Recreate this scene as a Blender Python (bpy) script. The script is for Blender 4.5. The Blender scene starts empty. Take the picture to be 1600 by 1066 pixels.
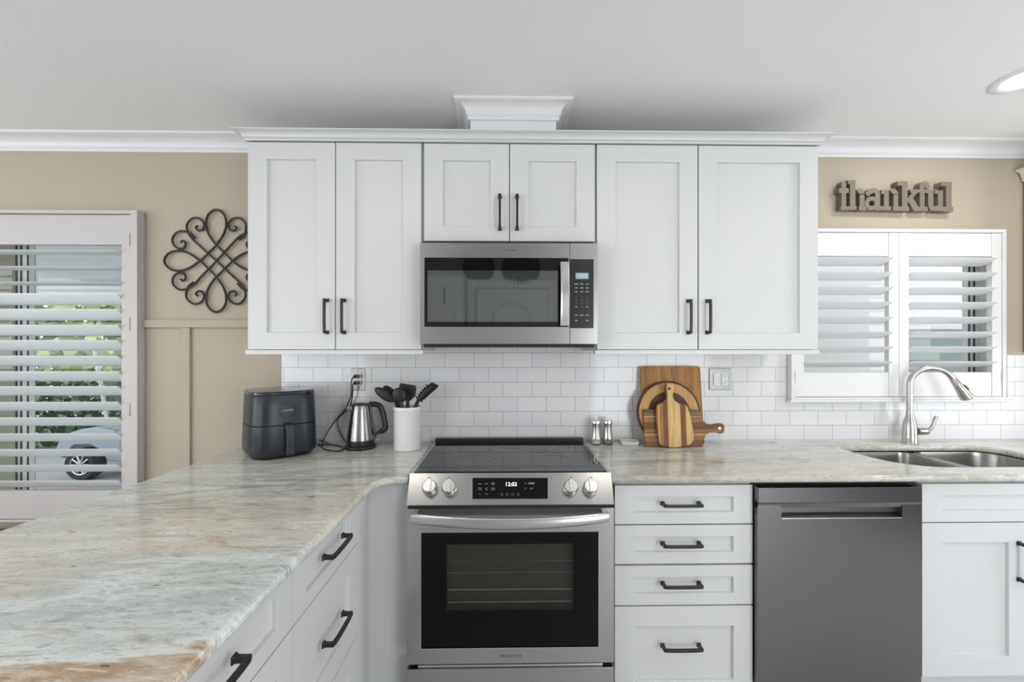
import bpy, bmesh, math, random
from mathutils import Matrix, Vector
random.seed(7)
C = bpy.context.scene
COL = C.collection
PI = math.pi

# ------------------------------------------------------------------ camera
F, YAW, CY, CZ, HZ = 660.0, 0.016, -2.245, 1.397, 548.0
cam_d = bpy.data.cameras.new('camera'); cam = bpy.data.objects.new('camera', cam_d); COL.objects.link(cam)
cam.location = (0, CY, CZ); cam.rotation_euler = (PI/2, 0, -YAW)
cam_d.sensor_width = 36; cam_d.lens = F*36/1600; cam_d.shift_y = 15/1600; cam_d.clip_start = .02
C.camera = cam
C.view_settings.view_transform = 'Standard'; C.view_settings.look = 'None'
C.view_settings.gamma = 1; C.view_settings.use_curve_mapping = False
C.view_settings.exposure = 0.16

# where a measured point of the photograph lies on the plane at distance y (metres behind / before the wall)
def X(px, y): return (y-CY)*math.tan(math.atan((px-800)/F)+YAW)
def Z(py, px, y): return CZ+(HZ-py)/F*(X(px, y)*math.sin(YAW)+(y-CY)*math.cos(YAW))

# ------------------------------------------------------------------ world and lights
w = bpy.data.worlds.new('world'); C.world = w; w.use_nodes = True
nt = w.node_tree; bg = nt.nodes['Background']
tc = nt.nodes.new('ShaderNodeTexCoord'); sp = nt.nodes.new('ShaderNodeSeparateXYZ')
cr = nt.nodes.new('ShaderNodeValToRGB')
cr.color_ramp.elements[0].position = .45; cr.color_ramp.elements[0].color = (.86, .88, .90, 1)
cr.color_ramp.elements[1].position = .9; cr.color_ramp.elements[1].color = (.86, .91, 1, 1)
mr = nt.nodes.new('ShaderNodeMath'); mr.operation = 'MULTIPLY_ADD'; mr.inputs[1].default_value = .5; mr.inputs[2].default_value = .5
nt.links.new(tc.outputs['Generated'], sp.inputs[0]); nt.links.new(sp.outputs[2], mr.inputs[0])
nt.links.new(mr.outputs[0], cr.inputs[0]); nt.links.new(cr.outputs[0], bg.inputs[0])
bg.inputs[1].default_value = 1.9

def area(name, loc, rot, sx, sy, power, col=(1, 1, 1), shape='RECTANGLE', spread=PI):
    d = bpy.data.lights.new(name, 'AREA'); d.shape = shape; d.size = sx; d.size_y = sy
    d.energy = power; d.color = col; d.spread = spread
    o = bpy.data.objects.new(name, d); COL.objects.link(o); o.location = loc; o.rotation_euler = rot
    return o
DAY = (.93, .97, 1.0)
# daylight through the left-hand windows; both right-hand openings are unseen, added for fill
area('window_daylight_rear_left', (-3.2, -4.12, 1.25), (PI/2+.05, 0, 0), 2.2, 1.5, 34, DAY)
area('fill_light_rear_right', (2.2, -4.12, 1.05), (PI/2-.05, 0, 0), 1.7, 1.8, 33, DAY)  # low fill at an added opening, lifts the lower fronts
area('window_daylight_left', (-4.62, -2.4, 1.35), (PI/2+.2, 0, -PI/2), 2.6, 1.7, 27, DAY)
area('fill_light_right', (3.69, -1.37, 1.3), (PI/2, 0, PI/2), 1.15, 1.5, 13, DAY)  # fill at an added opening, brightens the peninsula drawers
CANS = [(2.12, -.56, 3.8), (-.75, -1.45, 2.2), (.80, -1.45, 2.2), (2.2, -2.2, 4.0), (-2.6, -1.5, 3.6), (-1.5, -3.8, 5.0), (1.9, -3.8, 5.0)]
CEIL = 2.506

# ------------------------------------------------------------------ materials
MATS = {}
def lin(c):
    return tuple(((v/255)/12.92 if v/255 <= .04045 else ((v/255+.055)/1.055)**2.4) for v in c)
def mat(name, col, rough=.5, metal=0., bump=0., bscale=60., stretch=(1, 1, 1), spec=.5, emis=None, estr=0., coat=0., var=0., ior=None):
    m = bpy.data.materials.new(name); m.use_nodes = True; n = m.node_tree; b = n.nodes['Principled BSDF']
    b.inputs['Base Color'].default_value = (*col, 1); b.inputs['Roughness'].default_value = rough
    b.inputs['Metallic'].default_value = metal; b.inputs['Specular IOR Level'].default_value = spec
    b.inputs['Coat Weight'].default_value = coat; b.inputs['Coat Roughness'].default_value = .05
    if ior: b.inputs['IOR'].default_value = ior
    if emis: b.inputs['Emission Color'].default_value = (*emis, 1); b.inputs['Emission Strength'].default_value = estr
    if bump or var:
        t = n.nodes.new('ShaderNodeTexCoord'); mp = n.nodes.new('ShaderNodeMapping'); mp.inputs['Scale'].default_value = stretch
        no = n.nodes.new('ShaderNodeTexNoise'); no.inputs['Scale'].default_value = bscale; no.inputs['Detail'].default_value = 4
        n.links.new(t.outputs['Object'], mp.inputs[0]); n.links.new(mp.outputs[0], no.inputs[0])
        if bump:
            bp = n.nodes.new('ShaderNodeBump'); bp.inputs['Strength'].default_value = bump; bp.inputs['Distance'].default_value = .002
            n.links.new(no.outputs[0], bp.inputs['Height']); n.links.new(bp.outputs[0], b.inputs['Normal'])
        if var:
            mx = n.nodes.new('ShaderNodeMix'); mx.data_type = 'RGBA'; n.links.new(no.outputs[0], mx.inputs[0])
            mx.inputs[6].default_value = (*[c*(1-var) for c in col], 1); mx.inputs[7].default_value = (*[min(1, c*(1+var)) for c in col], 1)
            n.links.new(mx.outputs[2], b.inputs['Base Color'])
    MATS[name] = m; return m

M_CAB = mat('cabinet_white_paint', (.665, .67, .675), .38, bump=.03, bscale=300)
M_TRIM = mat('trim_white_paint', (.78, .78, .79), .4)
M_WALL = mat('beige_wall_paint', lin((182, 171, 155)), .75, bump=.35, bscale=110)
M_WALL2 = mat('plain_wall_paint', (.60, .60, .59), .8)
M_CEIL = mat('ceiling_paint', (.84, .84, .84), .85, bump=.5, bscale=70)
M_FLOOR = mat('pale_bounce_floor', (.56, .55, .54), .4, bump=.1, bscale=20, stretch=(1, 8, 1), var=.3)  # floor made pale grey to bounce light up to the ceiling
M_BLACK = mat('black_iron', (.012, .012, .013), .38)
M_BLKP = mat('black_plastic', (.015, .015, .017), .3)
M_NYLON = mat('black_nylon', (.006, .006, .007), .45)
M_GAP = mat('dark_recess', (.012, .012, .014), .6)
M_CHROME = mat('chrome', (.75, .75, .76), .12, 1)
M_KNOB = mat('knob_chrome', (.62, .62, .62), .25, 1)
M_NICKEL = mat('brushed_nickel', (.50, .48, .455), .27, 1, bump=.05, bscale=200, stretch=(1, 1, .1))
def steel(name, v, r=.3, tint=(1, 1, 1), st=(1, 30, 60)):
    return mat(name, tuple(v*t for t in tint), r, 1, bump=.035, bscale=18, stretch=st)
M_STEEL = steel('brushed_stainless_range', .50, .21, (1, .995, .985))
M_STEELM = steel('brushed_stainless_microwave', .43, .27, (1, 1, 1))
M_STEELD = steel('brushed_stainless_dishwasher', .20, .28, (1, 1, 1), (40, 40, 1.5))
M_HAND = mat('satin_steel_handle', (.62, .62, .62), .25, 1)
M_SINK = steel('sink_steel', .40, .28, (1, .98, .94))
M_DGLASS = mat('black_glass', (.003, .003, .0035), .03, ior=1.28)
M_COOK = mat('cooktop_glass', (.006, .008, .010), .03, ior=1.45)
M_MWGLASS = mat('microwave_dark_glass', (.006, .007, .007), .03, ior=1.5)
M_MWIN = mat('microwave_window_screen', (.045, .052, .052), .035, ior=2.6)
M_RING = mat('burner_ring_grey', (.06, .06, .065), .3)
M_CER = mat('white_ceramic', (.80, .80, .78), .12, coat=.5)
M_PLATE = mat('white_plastic', (.78, .78, .77), .35)
M_LCD = mat('display_blue', (.1, .15, .16), .3, emis=(.42, .55, .60), estr=.5)
M_LED = mat('display_white', (.8, .8, .8), .3, emis=(1, 1, 1), estr=1.2)
M_INK = mat('grey_print', (.35, .35, .36), .5)
M_INKD = mat('dark_print', (.07, .07, .07), .5)
M_FRY = mat('charcoal_blue_metallic', (.032, .038, .047), .34, .35)
M_FRYD = mat('glossy_black_lid', (.03, .031, .034), .12, ior=1.6)
M_SIGN = mat('brown_grey_painted_wood', lin((122, 112, 101)), .55, var=.12, bscale=30)
M_LAMP = mat('lamp_diffuser', (.9, .9, .9), .5, emis=(1, .96, .9), estr=9)
M_SLAT = mat('shutter_slat_daylit', (.76, .80, .80), .35)  # cool pale tint stands in for outside daylight on the left slats
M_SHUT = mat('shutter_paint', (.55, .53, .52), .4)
M_SALT = mat('salt', (.85, .85, .83), .5)
M_PEPPER = mat('pepper', (.42, .30, .17), .7, var=.4, bscale=300)

def glassy(name, tint, gl=.08, rough=0.02):
    m = bpy.data.materials.new(name); m.use_nodes = True; n = m.node_tree
    n.nodes.remove(n.nodes['Principled BSDF']); o = n.nodes['Material Output']
    t = n.nodes.new('ShaderNodeBsdfTransparent'); t.inputs[0].default_value = (*tint, 1)
    g = n.nodes.new('ShaderNodeBsdfGlossy'); g.inputs['Roughness'].default_value = rough
    fr = n.nodes.new('ShaderNodeFresnel'); fr.inputs[0].default_value = 1.5
    mx = n.nodes.new('ShaderNodeMixShader'); n.links.new(fr.outputs[0], mx.inputs[0])
    ge = n.nodes.new('ShaderNodeNewGeometry'); iv = n.nodes.new('ShaderNodeMath'); iv.operation = 'SUBTRACT'; iv.inputs[0].default_value = 1
    ml = n.nodes.new('ShaderNodeMath'); ml.operation = 'MULTIPLY'; n.links.new(ge.outputs['Backfacing'], iv.inputs[1])
    n.links.new(fr.outputs[0], ml.inputs[0]); n.links.new(iv.outputs[0], ml.inputs[1]); n.links.new(ml.outputs[0], mx.inputs[0])
    n.links.new(t.outputs[0], mx.inputs[1]); n.links.new(g.outputs[0], mx.inputs[2]); n.links.new(mx.outputs[0], o.inputs[0])
    return m
M_PANE = glassy('window_glass', (.95, .97, .97))
M_OVENG = glassy('oven_window_glass', (.80, .80, .77))
M_SHAKE = glassy('shaker_glass', (.85, .86, .86))

def tile_mat():
    m = bpy.data.materials.new('white_subway_tile'); m.use_nodes = True; n = m.node_tree; b = n.nodes['Principled BSDF']
    t = n.nodes.new('ShaderNodeTexCoord'); s = n.nodes.new('ShaderNodeSeparateXYZ'); c = n.nodes.new('ShaderNodeCombineXYZ')
    ax = n.nodes.new('ShaderNodeMath'); ax.inputs[1].default_value = TILE_X
    az = n.nodes.new('ShaderNodeMath'); az.inputs[1].default_value = TILE_Z
    n.links.new(t.outputs['Object'], s.inputs[0]); n.links.new(s.outputs[0], ax.inputs[0]); n.links.new(s.outputs[2], az.inputs[0])
    n.links.new(ax.outputs[0], c.inputs[0]); n.links.new(az.outputs[0], c.inputs[1])
    br = n.nodes.new('ShaderNodeTexBrick'); br.offset = .5; br.offset_frequency = 2; br.squash = 1
    br.inputs['Scale'].default_value = 1; br.inputs['Brick Width'].default_value = .1535; br.inputs['Row Height'].default_value = .0778
    br.inputs['Mortar Size'].default_value = .0011; br.inputs['Mortar Smooth'].default_value = .3; br.inputs['Bias'].default_value = -.2
    br.inputs['Color1'].default_value = (.80, .80, .81, 1); br.inputs['Color2'].default_value = (.75, .75, .765, 1); br.inputs['Mortar'].default_value = (.30, .30, .30, 1)
    n.links.new(c.outputs[0], br.inputs[0]); n.links.new(br.outputs[0], b.inputs['Base Color'])
    # each tile leans a hair differently, so reflections break at the joints
    no = n.nodes.new('ShaderNodeTexNoise'); no.inputs['Scale'].default_value = 5; n.links.new(c.outputs[0], no.inputs[0])
    mu = n.nodes.new('ShaderNodeMath'); mu.operation = 'MULTIPLY_ADD'; mu.inputs[1].default_value = -1.0
    n.links.new(br.outputs['Fac'], mu.inputs[0])
    m2 = n.nodes.new('ShaderNodeMath'); m2.operation = 'MULTIPLY'; m2.inputs[1].default_value = .9; n.links.new(no.outputs[0], m2.inputs[0])
    n.links.new(m2.outputs[0], mu.inputs[2])
    bp = n.nodes.new('ShaderNodeBump'); bp.inputs['Strength'].default_value = .5; bp.inputs['Distance'].default_value = .0015
    n.links.new(mu.outputs[0], bp.inputs['Height']); n.links.new(bp.outputs[0], b.inputs['Normal'])
    b.inputs['Roughness'].default_value = .10
    return m
TILE_X = -X(966.3, -.008)+.1535*20; TILE_Z = -Z(665.6, 966, -.008)+.0778*20+.0778
M_TILE = tile_mat()

def granite():
    m = bpy.data.materials.new('veined_pale_stone'); m.use_nodes = True; n = m.node_tree; b = n.nodes['Principled BSDF']
    L = n.links.new
    def N(t, **k):
        o = n.nodes.new(t)
        for a, v in k.items(): setattr(o, a, v)
        return o
    def math_(op, a, b_=None, c_=None):
        o = N('ShaderNodeMath', operation=op)
        for i, v in enumerate((a, b_, c_)):
            if v is None: continue
            if isinstance(v, (int, float)): o.inputs[i].default_value = v
            else: L(v, o.inputs[i])
        return o.outputs[0]
    tc = N('ShaderNodeTexCoord')
    def noise(rot, scale3, sc, det=6, rough=.6, dist=0., w=0):
        mp = N('ShaderNodeMapping'); mp.inputs['Rotation'].default_value = (0, 0, rot); mp.inputs['Scale'].default_value = scale3
        mp.inputs['Location'].default_value = (w, w*.7, w*.3)
        L(tc.outputs['Object'], mp.inputs[0])
        o = N('ShaderNodeTexNoise'); o.inputs['Scale'].default_value = sc; o.inputs['Detail'].default_value = det
        o.inputs['Roughness'].default_value = rough; o.inputs['Distortion'].default_value = dist
        L(mp.outputs[0], o.inputs[0]); return o.outputs[0]
    def ramp(v, els):
        r = N('ShaderNodeValToRGB'); e = r.color_ramp.elements
        while len(e) < len(els): e.new(.5)
        for q, (p, c) in zip(e, els): q.position = p; q.color = (*c, 1) if len(c) == 3 else c
        L(v, r.inputs[0]); return r.outputs[0]
    def mix(f, a, c):
        o = N('ShaderNodeMix', data_type='RGBA')
        L(f, o.inputs[0])
        for i, v in ((6, a), (7, c)):
            if isinstance(v, tuple): o.inputs[i].default_value = (*v, 1)
            else: L(v, o.inputs[i])
        return o.outputs[2]
    sep = N('ShaderNodeSeparateXYZ'); L(tc.outputs['Object'], sep.inputs[0])
    rot = -.31
    big = noise(rot, (1, 3.2, 1), 1.6, 5, .55, .6)
    mid = noise(rot, (1, 5, 2), 4.5, 8, .65, .8, 3)
    fine = noise(rot, (1, 3.5, 2), 24, 8, .7, .6, 7)
    grain = noise(rot, (1, 2, 1.5), 110, 4, .7, 0., 11)
    # band coordinate across the slab
    t = math_('MULTIPLY_ADD', sep.outputs[0], -.26, sep.outputs[1])
    t = math_('MULTIPLY_ADD', big, .55, t); t = math_('MULTIPLY_ADD', mid, .30, t)
    t = math_('ADD', t, 1.62-.425); t = math_('DIVIDE', t, 1.9)
    blue = (.50, .57, .565); pale = (.70, .755, .75); beige = (.60, .55, .455); tan = (.50, .40, .28); grey = (.50, .52, .48); brown = (.50, .345, .22)
    cream = (.68, .65, .58)
    white = (.80, .82, .80)
    base = ramp(t, [(0, (.42, .28, .17)), (.03, (.66, .56, .44)), (.06, (.46, .31, .19)), (.09, (.58, .44, .30)), (.12, (.42, .29, .17)), (.135, white), (.165, pale), (.22, blue), (.25, pale), (.275, grey), (.30, beige), (.36, cream), (.42, beige), (.47, (.58, .57, .52)), (.52, cream), (.57, grey), (.62, pale), (.67, (.56, .53, .45)), (.73, pale), (.80, cream), (.87, (.58, .60, .58)), (.93, cream), (1, pale)])
    col = base
    # pale sheets
    k1 = ramp(noise(rot, (1, 4.5, 2), 2.4, 9, .68, 1.0, 3), [(.50, (0, 0, 0)), (.62, (1, 1, 1))])
    col = mix(math_('MULTIPLY', k1, .60), col, (.73, .765, .755))
    # rust and tan streaks
    k2 = ramp(noise(rot-.05, (1, 5, 2), 2.6, 10, .72, 1.3, 21), [(.56, (0, 0, 0)), (.66, (1, 1, 1))])
    col = mix(math_('MULTIPLY', k2, .62), col, (.48, .36, .245))
    k2b = ramp(noise(rot-.05, (1, 5, 2), 4.0, 10, .75, 1.3, 71), [(.60, (0, 0, 0)), (.66, (1, 1, 1))])
    col = mix(math_('MULTIPLY', k2b, .7), col, (.36, .20, .105))
    # grey-green streaks
    k5 = ramp(noise(rot+.05, (1, 5.5, 2), 3.4, 10, .74, 1.1, 33), [(.56, (0, 0, 0)), (.66, (1, 1, 1))])
    col = mix(math_('MULTIPLY', k5, .75), col, (.30, .32, .285))
    k6 = ramp(fine, [(.55, (0, 0, 0)), (.70, (1, 1, 1))])
    col = mix(math_('MULTIPLY', k6, .50), col, (.82, .81, .77))
    k3 = ramp(noise(rot, (1, 3.2, 2), 30, 7, .75, .5, 9), [(.33, (1, 1, 1)), (.47, (0, 0, 0))])
    col = mix(math_('MULTIPLY', k3, .75), col, (.30, .28, .22))
    k4 = ramp(grain, [(.30, (1, 1, 1)), (.45, (0, 0, 0))])
    col = mix(math_('MULTIPLY', k4, .45), col, (.30, .28, .23))
    k7 = ramp(noise(rot-.12, (1, 6, 3), 1.8, 6, .6, 1.2, 45), [(.490, (0, 0, 0)), (.5, (1, 1, 1)), (.510, (0, 0, 0))])
    col = mix(math_('MULTIPLY', k7, .6), col, (.84, .85, .83))
    k8 = ramp(noise(rot, (1, 6, 3), 9, 3, .5, .4, 93), [(.735, (0, 0, 0)), (.75, (1, 1, 1))])
    col = mix(math_('MULTIPLY', k8, .8), col, (.06, .05, .04))
    # warm mottling inside the brown end and olive streaks towards the wall
    low = ramp(t, [(.10, (1, 1, 1)), (.14, (0, 0, 0))])
    m1 = ramp(noise(rot-.1, (1, 3, 2), 7, 9, .7, 1.2, 61), [(.50, (0, 0, 0)), (.60, (1, 1, 1))])
    col = mix(math_('MULTIPLY', math_('MULTIPLY', low, m1), .65), col, (.34, .21, .11))
    m2 = ramp(noise(rot-.1, (1, 3, 2), 5, 9, .7, 1.5, 83), [(.52, (0, 0, 0)), (.62, (1, 1, 1))])
    col = mix(math_('MULTIPLY', math_('MULTIPLY', low, m2), .7), col, (.74, .66, .56))
    far = ramp(t, [(.30, (0, 0, 0)), (.50, (1, 1, 1))])
    m3 = ramp(noise(rot+.12, (1, 3.6, 2), 2.8, 10, .75, 1.0, 97), [(.52, (0, 0, 0)), (.64, (1, 1, 1))])
    col = mix(math_('MULTIPLY', math_('MULTIPLY', far, m3), .72), col, (.30, .27, .19))
    L(col, b.inputs['Base Color']); b.inputs['Roughness'].default_value = .13
    b.inputs['Specular IOR Level'].default_value = .55
    return m
M_STONE = granite()

def wood(name, stripes, axis='X', scale=1.0, grain=1.0):
    """stripes: list of (position in metres, colour) along the axis, constant steps"""
    m = bpy.data.materials.new(name); m.use_nodes = True; n = m.node_tree; b = n.nodes['Principled BSDF']
    tc = n.nodes.new('ShaderNodeTexCoord'); s = n.nodes.new('ShaderNodeSeparateXYZ'); n.links.new(tc.outputs['Object'], s.inputs[0])
    lo, hi = stripes[0][0], stripes[-1][0]
    mr = n.nodes.new('ShaderNodeMapRange'); mr.inputs[1].default_value = lo; mr.inputs[2].default_value = hi
    n.links.new(s.outputs['XYZ'.index(axis)], mr.inputs[0])
    r = n.nodes.new('ShaderNodeValToRGB'); r.color_ramp.interpolation = 'CONSTANT'; e = r.color_ramp.elements
    st = stripes[:-1]
    while len(e) < len(st): e.new(.5)
    for q, (p, c) in zip(e, st): q.position = (p-lo)/(hi-lo); q.color = (*c, 1)
    n.links.new(mr.outputs[0], r.inputs[0])
    mp = n.nodes.new('ShaderNodeMapping'); mp.inputs['Scale'].default_value = (14, 14, 1.2) if axis == 'X' else (1.2, 14, 14)
    no = n.nodes.new('ShaderNodeTexNoise'); no.inputs['Scale'].default_value = 5*scale; no.inputs['Detail'].default_value = 6; no.inputs['Distortion'].default_value = .8
    n.links.new(tc.outputs['Object'], mp.inputs[0]); n.links.new(mp.outputs[0], no.inputs[0])
    r2 = n.nodes.new('ShaderNodeValToRGB'); r2.color_ramp.elements[0].position = .35; r2.color_ramp.elements[0].color = (.66, .52, .38, 1)
    r2.color_ramp.elements[1].position = .62; r2.color_ramp.elements[1].color = (1, 1, 1, 1); n.links.new(no.outputs[0], r2.inputs[0])
    mx = n.nodes.new('ShaderNodeMix'); mx.data_type = 'RGBA'; mx.blend_type = 'MULTIPLY'; mx.inputs[0].default_value = .8*grain
    n.links.new(r.outputs[0], mx.inputs[6]); n.links.new(r2.outputs[0], mx.inputs[7]); n.links.new(mx.outputs[2], b.inputs['Base Color'])
    b.inputs['Roughness'].default_value = .55; b.inputs['Specular IOR Level'].default_value = .3
    return m

# ------------------------------------------------------------------ mesh helpers
class B:
    def __init__(s, M=None): s.bm = bmesh.new(); s.M = M or Matrix()
    def v(s, p): return s.bm.verts.new(s.M @ Vector(p))
    def f(s, vs):
        try: return s.bm.faces.new(vs)
        except ValueError: return None
    def box(s, x0, x1, y0, y1, z0, z1):
        p = [s.v((x, y, z)) for x in (x0, x1) for y in (y0, y1) for z in (z0, z1)]
        for q in ((0, 1, 3, 2), (4, 6, 7, 5), (0, 4, 5, 1), (2, 3, 7, 6), (0, 2, 6, 4), (1, 5, 7, 3)): s.f([p[i] for i in q])
        return s
    def prism(s, pts, f0, f1):
        """pts 2-D outline; f0, f1 map (u,v) to a 3-D point"""
        a = [s.v(f0(*p)) for p in pts]; b = [s.v(f1(*p)) for p in pts]; n = len(pts)
        s.f(a); s.f(b[::-1])
        for i in range(n): s.f([a[i], b[i], b[(i+1) % n], a[(i+1) % n]])
        return s
    def loft(s, rings, cap=True, closed=True):
        R = [[s.v(p) for p in r] for r in rings]; n = len(R[0])
        for a, b in zip(R, R[1:]):
            for i in range(n if closed else n-1): s.f([a[i], a[(i+1) % n], b[(i+1) % n], b[i]])
        if cap: s.f(R[0][::-1]); s.f(R[-1])
        return s
    def lathe(s, prof, c=(0, 0, 0), seg=32, axis='Z', cap=True):
        rings = []
        for r, h in prof:
            r = max(r, 1e-4); ring = []
            for i in range(seg):
                a = 2*PI*i/seg; u, v_ = r*math.cos(a), r*math.sin(a)
                d = {'Z': (u, v_, h), 'Y': (u, h, v_), 'X': (h, u, v_)}[axis]
                ring.append((c[0]+d[0], c[1]+d[1], c[2]+d[2]))
            rings.append(ring)
        return s.loft(rings, cap)
    def tube(s, pts, r, seg=8, cap=True, flat=None):
        pts = [Vector(p) for p in pts]; rings = []; n = len(pts); up = None
        for i, p in enumerate(pts):
            t = (pts[min(i+1, n-1)]-pts[max(i-1, 0)]).normalized()
            if up is None:
                up = Vector((0, 0, 1)) if abs(t.z) < .9 else Vector((0, 1, 0))
            a = t.cross(up).normalized(); up = a.cross(t).normalized()
            rr = r[i] if isinstance(r, (list, tuple)) else r
            rings.append([tuple(p+rr*(math.cos(2*PI*k/seg)*a+math.sin(2*PI*k/seg)*up)) for k in range(seg)])
        return s.loft(rings, cap)
    def ell(s, c, rx, ry, rz, su=16, sv=10, rot=None):
        R = rot or Matrix.Identity(3); rings = []
        for j in range(sv+1):
            th = PI*j/sv; rr = max(math.sin(th), .01)
            rings.append([tuple(Vector(c)+R @ Vector((rx*rr*math.cos(2*PI*i/su), ry*rr*math.sin(2*PI*i/su), -rz*math.cos(th)))) for i in range(su)])
        return s.loft(rings)
    def sweep_profile(s, prof, path):
        """prof: list of (out, z); path: list of (x, y, nx, ny): mitred corner points with their outward offset direction"""
        rings = [[(x+nx*o, y+ny*o, z) for o, z in prof] for x, y, nx, ny in path]
        return s.loft(rings)
LOC = {}
def place(o, parent):
    COL.objects.link(o)
    if parent is not None: o.parent = parent
def done(name, b, m, parent=None, smooth=False, bevel=0, seg=2, label=None, ang=35, world=True):
    bmesh.ops.remove_doubles(b.bm, verts=b.bm.verts, dist=1e-6)
    bmesh.ops.recalc_face_normals(b.bm, faces=b.bm.faces)
    me = bpy.data.meshes.new(name); b.bm.to_mesh(me); b.bm.free()
    o = bpy.data.objects.new(name, me); me.materials.append(m)
    place(o, parent)
    if parent is not None and world:
        r = parent
        while r.parent: r = r.parent
        L = LOC.get(r.name)
        if L is not None: me.transform(Matrix.Translation(-L))
    if smooth:
        for p in me.polygons: p.use_smooth = True
        try: me.set_sharp_from_angle(angle=math.radians(ang))
        except Exception: pass
    if bevel:
        md = o.modifiers.new('bevel', 'BEVEL'); md.width = bevel; md.segments = seg; md.limit_method = 'ANGLE'; md.angle_limit = math.radians(40)
    if label: o['label'] = label
    return o
def thing(name, label, cat, loc=(0, 0, 0), rz=0, group=None):
    o = bpy.data.objects.new(name, None); COL.objects.link(o); o.empty_display_size = .05
    o.location = loc; o.rotation_euler = (0, 0, rz); LOC[o.name] = Vector(loc)
    o['label'] = label; o['category'] = cat
    if group: o['group'] = group
    return o
def tag(o, label, cat, group=None, kind=None):
    if label: o['label'] = label
    if cat: o['category'] = cat
    if group: o['group'] = group
    if kind: o['kind'] = kind
    return o
def struct(name, b, m, label=None, **k):
    o = done(name, b, m, None, **k); o['kind'] = 'structure'
    if label: o['label'] = label
    return o
def text(name, s, size, loc, m, parent, rot=(PI/2, 0, 0), ext=.0006, align='CENTER', sx=1., space=1., world=True, shear=0):
    cu = bpy.data.curves.new(name, 'FONT'); cu.body = s; cu.size = size; cu.extrude = ext; cu.align_x = align; cu.align_y = 'CENTER'
    cu.space_character = space; cu.shear = shear; cu.resolution_u = 3
    t = bpy.data.objects.new(name, cu); COL.objects.link(t)
    dg = bpy.context.evaluated_depsgraph_get(); me = bpy.data.meshes.new_from_object(t.evaluated_get(dg))
    bpy.data.objects.remove(t); bpy.data.curves.remove(cu)
    from mathutils import Euler
    me.transform(Matrix.Diagonal((sx, 1, 1, 1))); me.transform(Matrix.Translation(loc) @ Euler(rot).to_matrix().to_4x4())
    o = bpy.data.objects.new(name, me); me.materials.clear(); me.materials.append(m); place(o, parent)
    if world:
        r = parent
        while r.parent: r = r.parent
        if r.name in LOC: me.transform(Matrix.Translation(-LOC[r.name]))
    return o
def arc(cx, cy, r, a0, a1, n=12):
    return [(cx+r*math.cos(math.radians(a0+(a1-a0)*i/n)), cy+r*math.sin(math.radians(a0+(a1-a0)*i/n))) for i in range(n+1)]
def smoothpath(pts, n=8):
    P = [Vector(p) for p in pts]; out = []
    for i in range(len(P)-1):
        p0 = P[max(i-1, 0)]; p1 = P[i]; p2 = P[i+1]; p3 = P[min(i+2, len(P)-1)]
        for k in range(n):
            t = k/n
            out.append(.5*((2*p1)+(-p0+p2)*t+(2*p0-5*p1+4*p2-p3)*t*t+(-p0+3*p1-3*p2+p3)*t**3))
    out.append(P[-1]); return [tuple(q) for q in out]

# ------------------------------------------------------------------ room shell
RX0, RX1, RY = -4.75, 3.7, -4.2
W1 = (-3.42, -1.955, .50, 2.12)          # left window opening
W2 = (1.44, 2.655, 1.17, 2.00)            # window above the sink
b = B(); T = .16
def wallseg(x0, x1, z0, z1): b.box(x0, x1, 0, T, z0, z1)
wallseg(RX0-.1, W1[0], 0, CEIL); wallseg(W1[0], W1[1], 0, W1[2]); wallseg(W1[0], W1[1], W1[3], CEIL)
wallseg(W1[1], W2[0], 0, CEIL); wallseg(W2[0], W2[1], 0, W2[2]); wallseg(W2[0], W2[1], W2[3], CEIL); wallseg(W2[1], RX1+.1, 0, CEIL)
struct('wall_back', b, M_WALL)
struct('floor', B().box(RX0-.1, RX1+.1, RY-.1, T, -.1, 0), M_FLOOR)
struct('ceiling', B().box(RX0-.1, RX1+.1, RY-.1, T, CEIL, CEIL+.12), M_CEIL)
b = B(); LW = (-3.7, -1.1, .5, 2.2)
b.box(RX0-.1, RX0, RY, LW[0], 0, CEIL).box(RX0-.1, RX0, LW[1], 0, 0, CEIL).box(RX0-.1, RX0, LW[0], LW[1], 0, LW[2]).box(RX0-.1, RX0, LW[0], LW[1], LW[3], CEIL)
struct('wall_left', b, M_WALL)
RW = (-2.0, -.75, .5, 2.1)  # unseen opening added to carry the right-hand fill light
struct('wall_right', B().box(RX1, RX1+.1, RY, RW[0], 0, CEIL).box(RX1, RX1+.1, RW[1], 0, 0, CEIL).box(RX1, RX1+.1, RW[0], RW[1], 0, RW[2]).box(RX1, RX1+.1, RW[0], RW[1], RW[3], CEIL), M_WALL2)
b = B()
xs = [(RX0-.1, -4.3), (-2.1, 1.3), (3.1, RX1+.1)]
for x0, x1 in xs: b.box(x0, x1, RY-.1, RY, 0, CEIL)
for x0, x1 in ((-4.3, -2.1), (1.3, 3.1)): b.box(x0, x1, RY-.1, RY, 0, .45 if x0 < 0 else .1).box(x0, x1, RY-.1, RY, 2.2, CEIL)  # right-hand opening is unseen, cut low for the rear fill light
struct('wall_front', b, M_WALL2)
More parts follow.
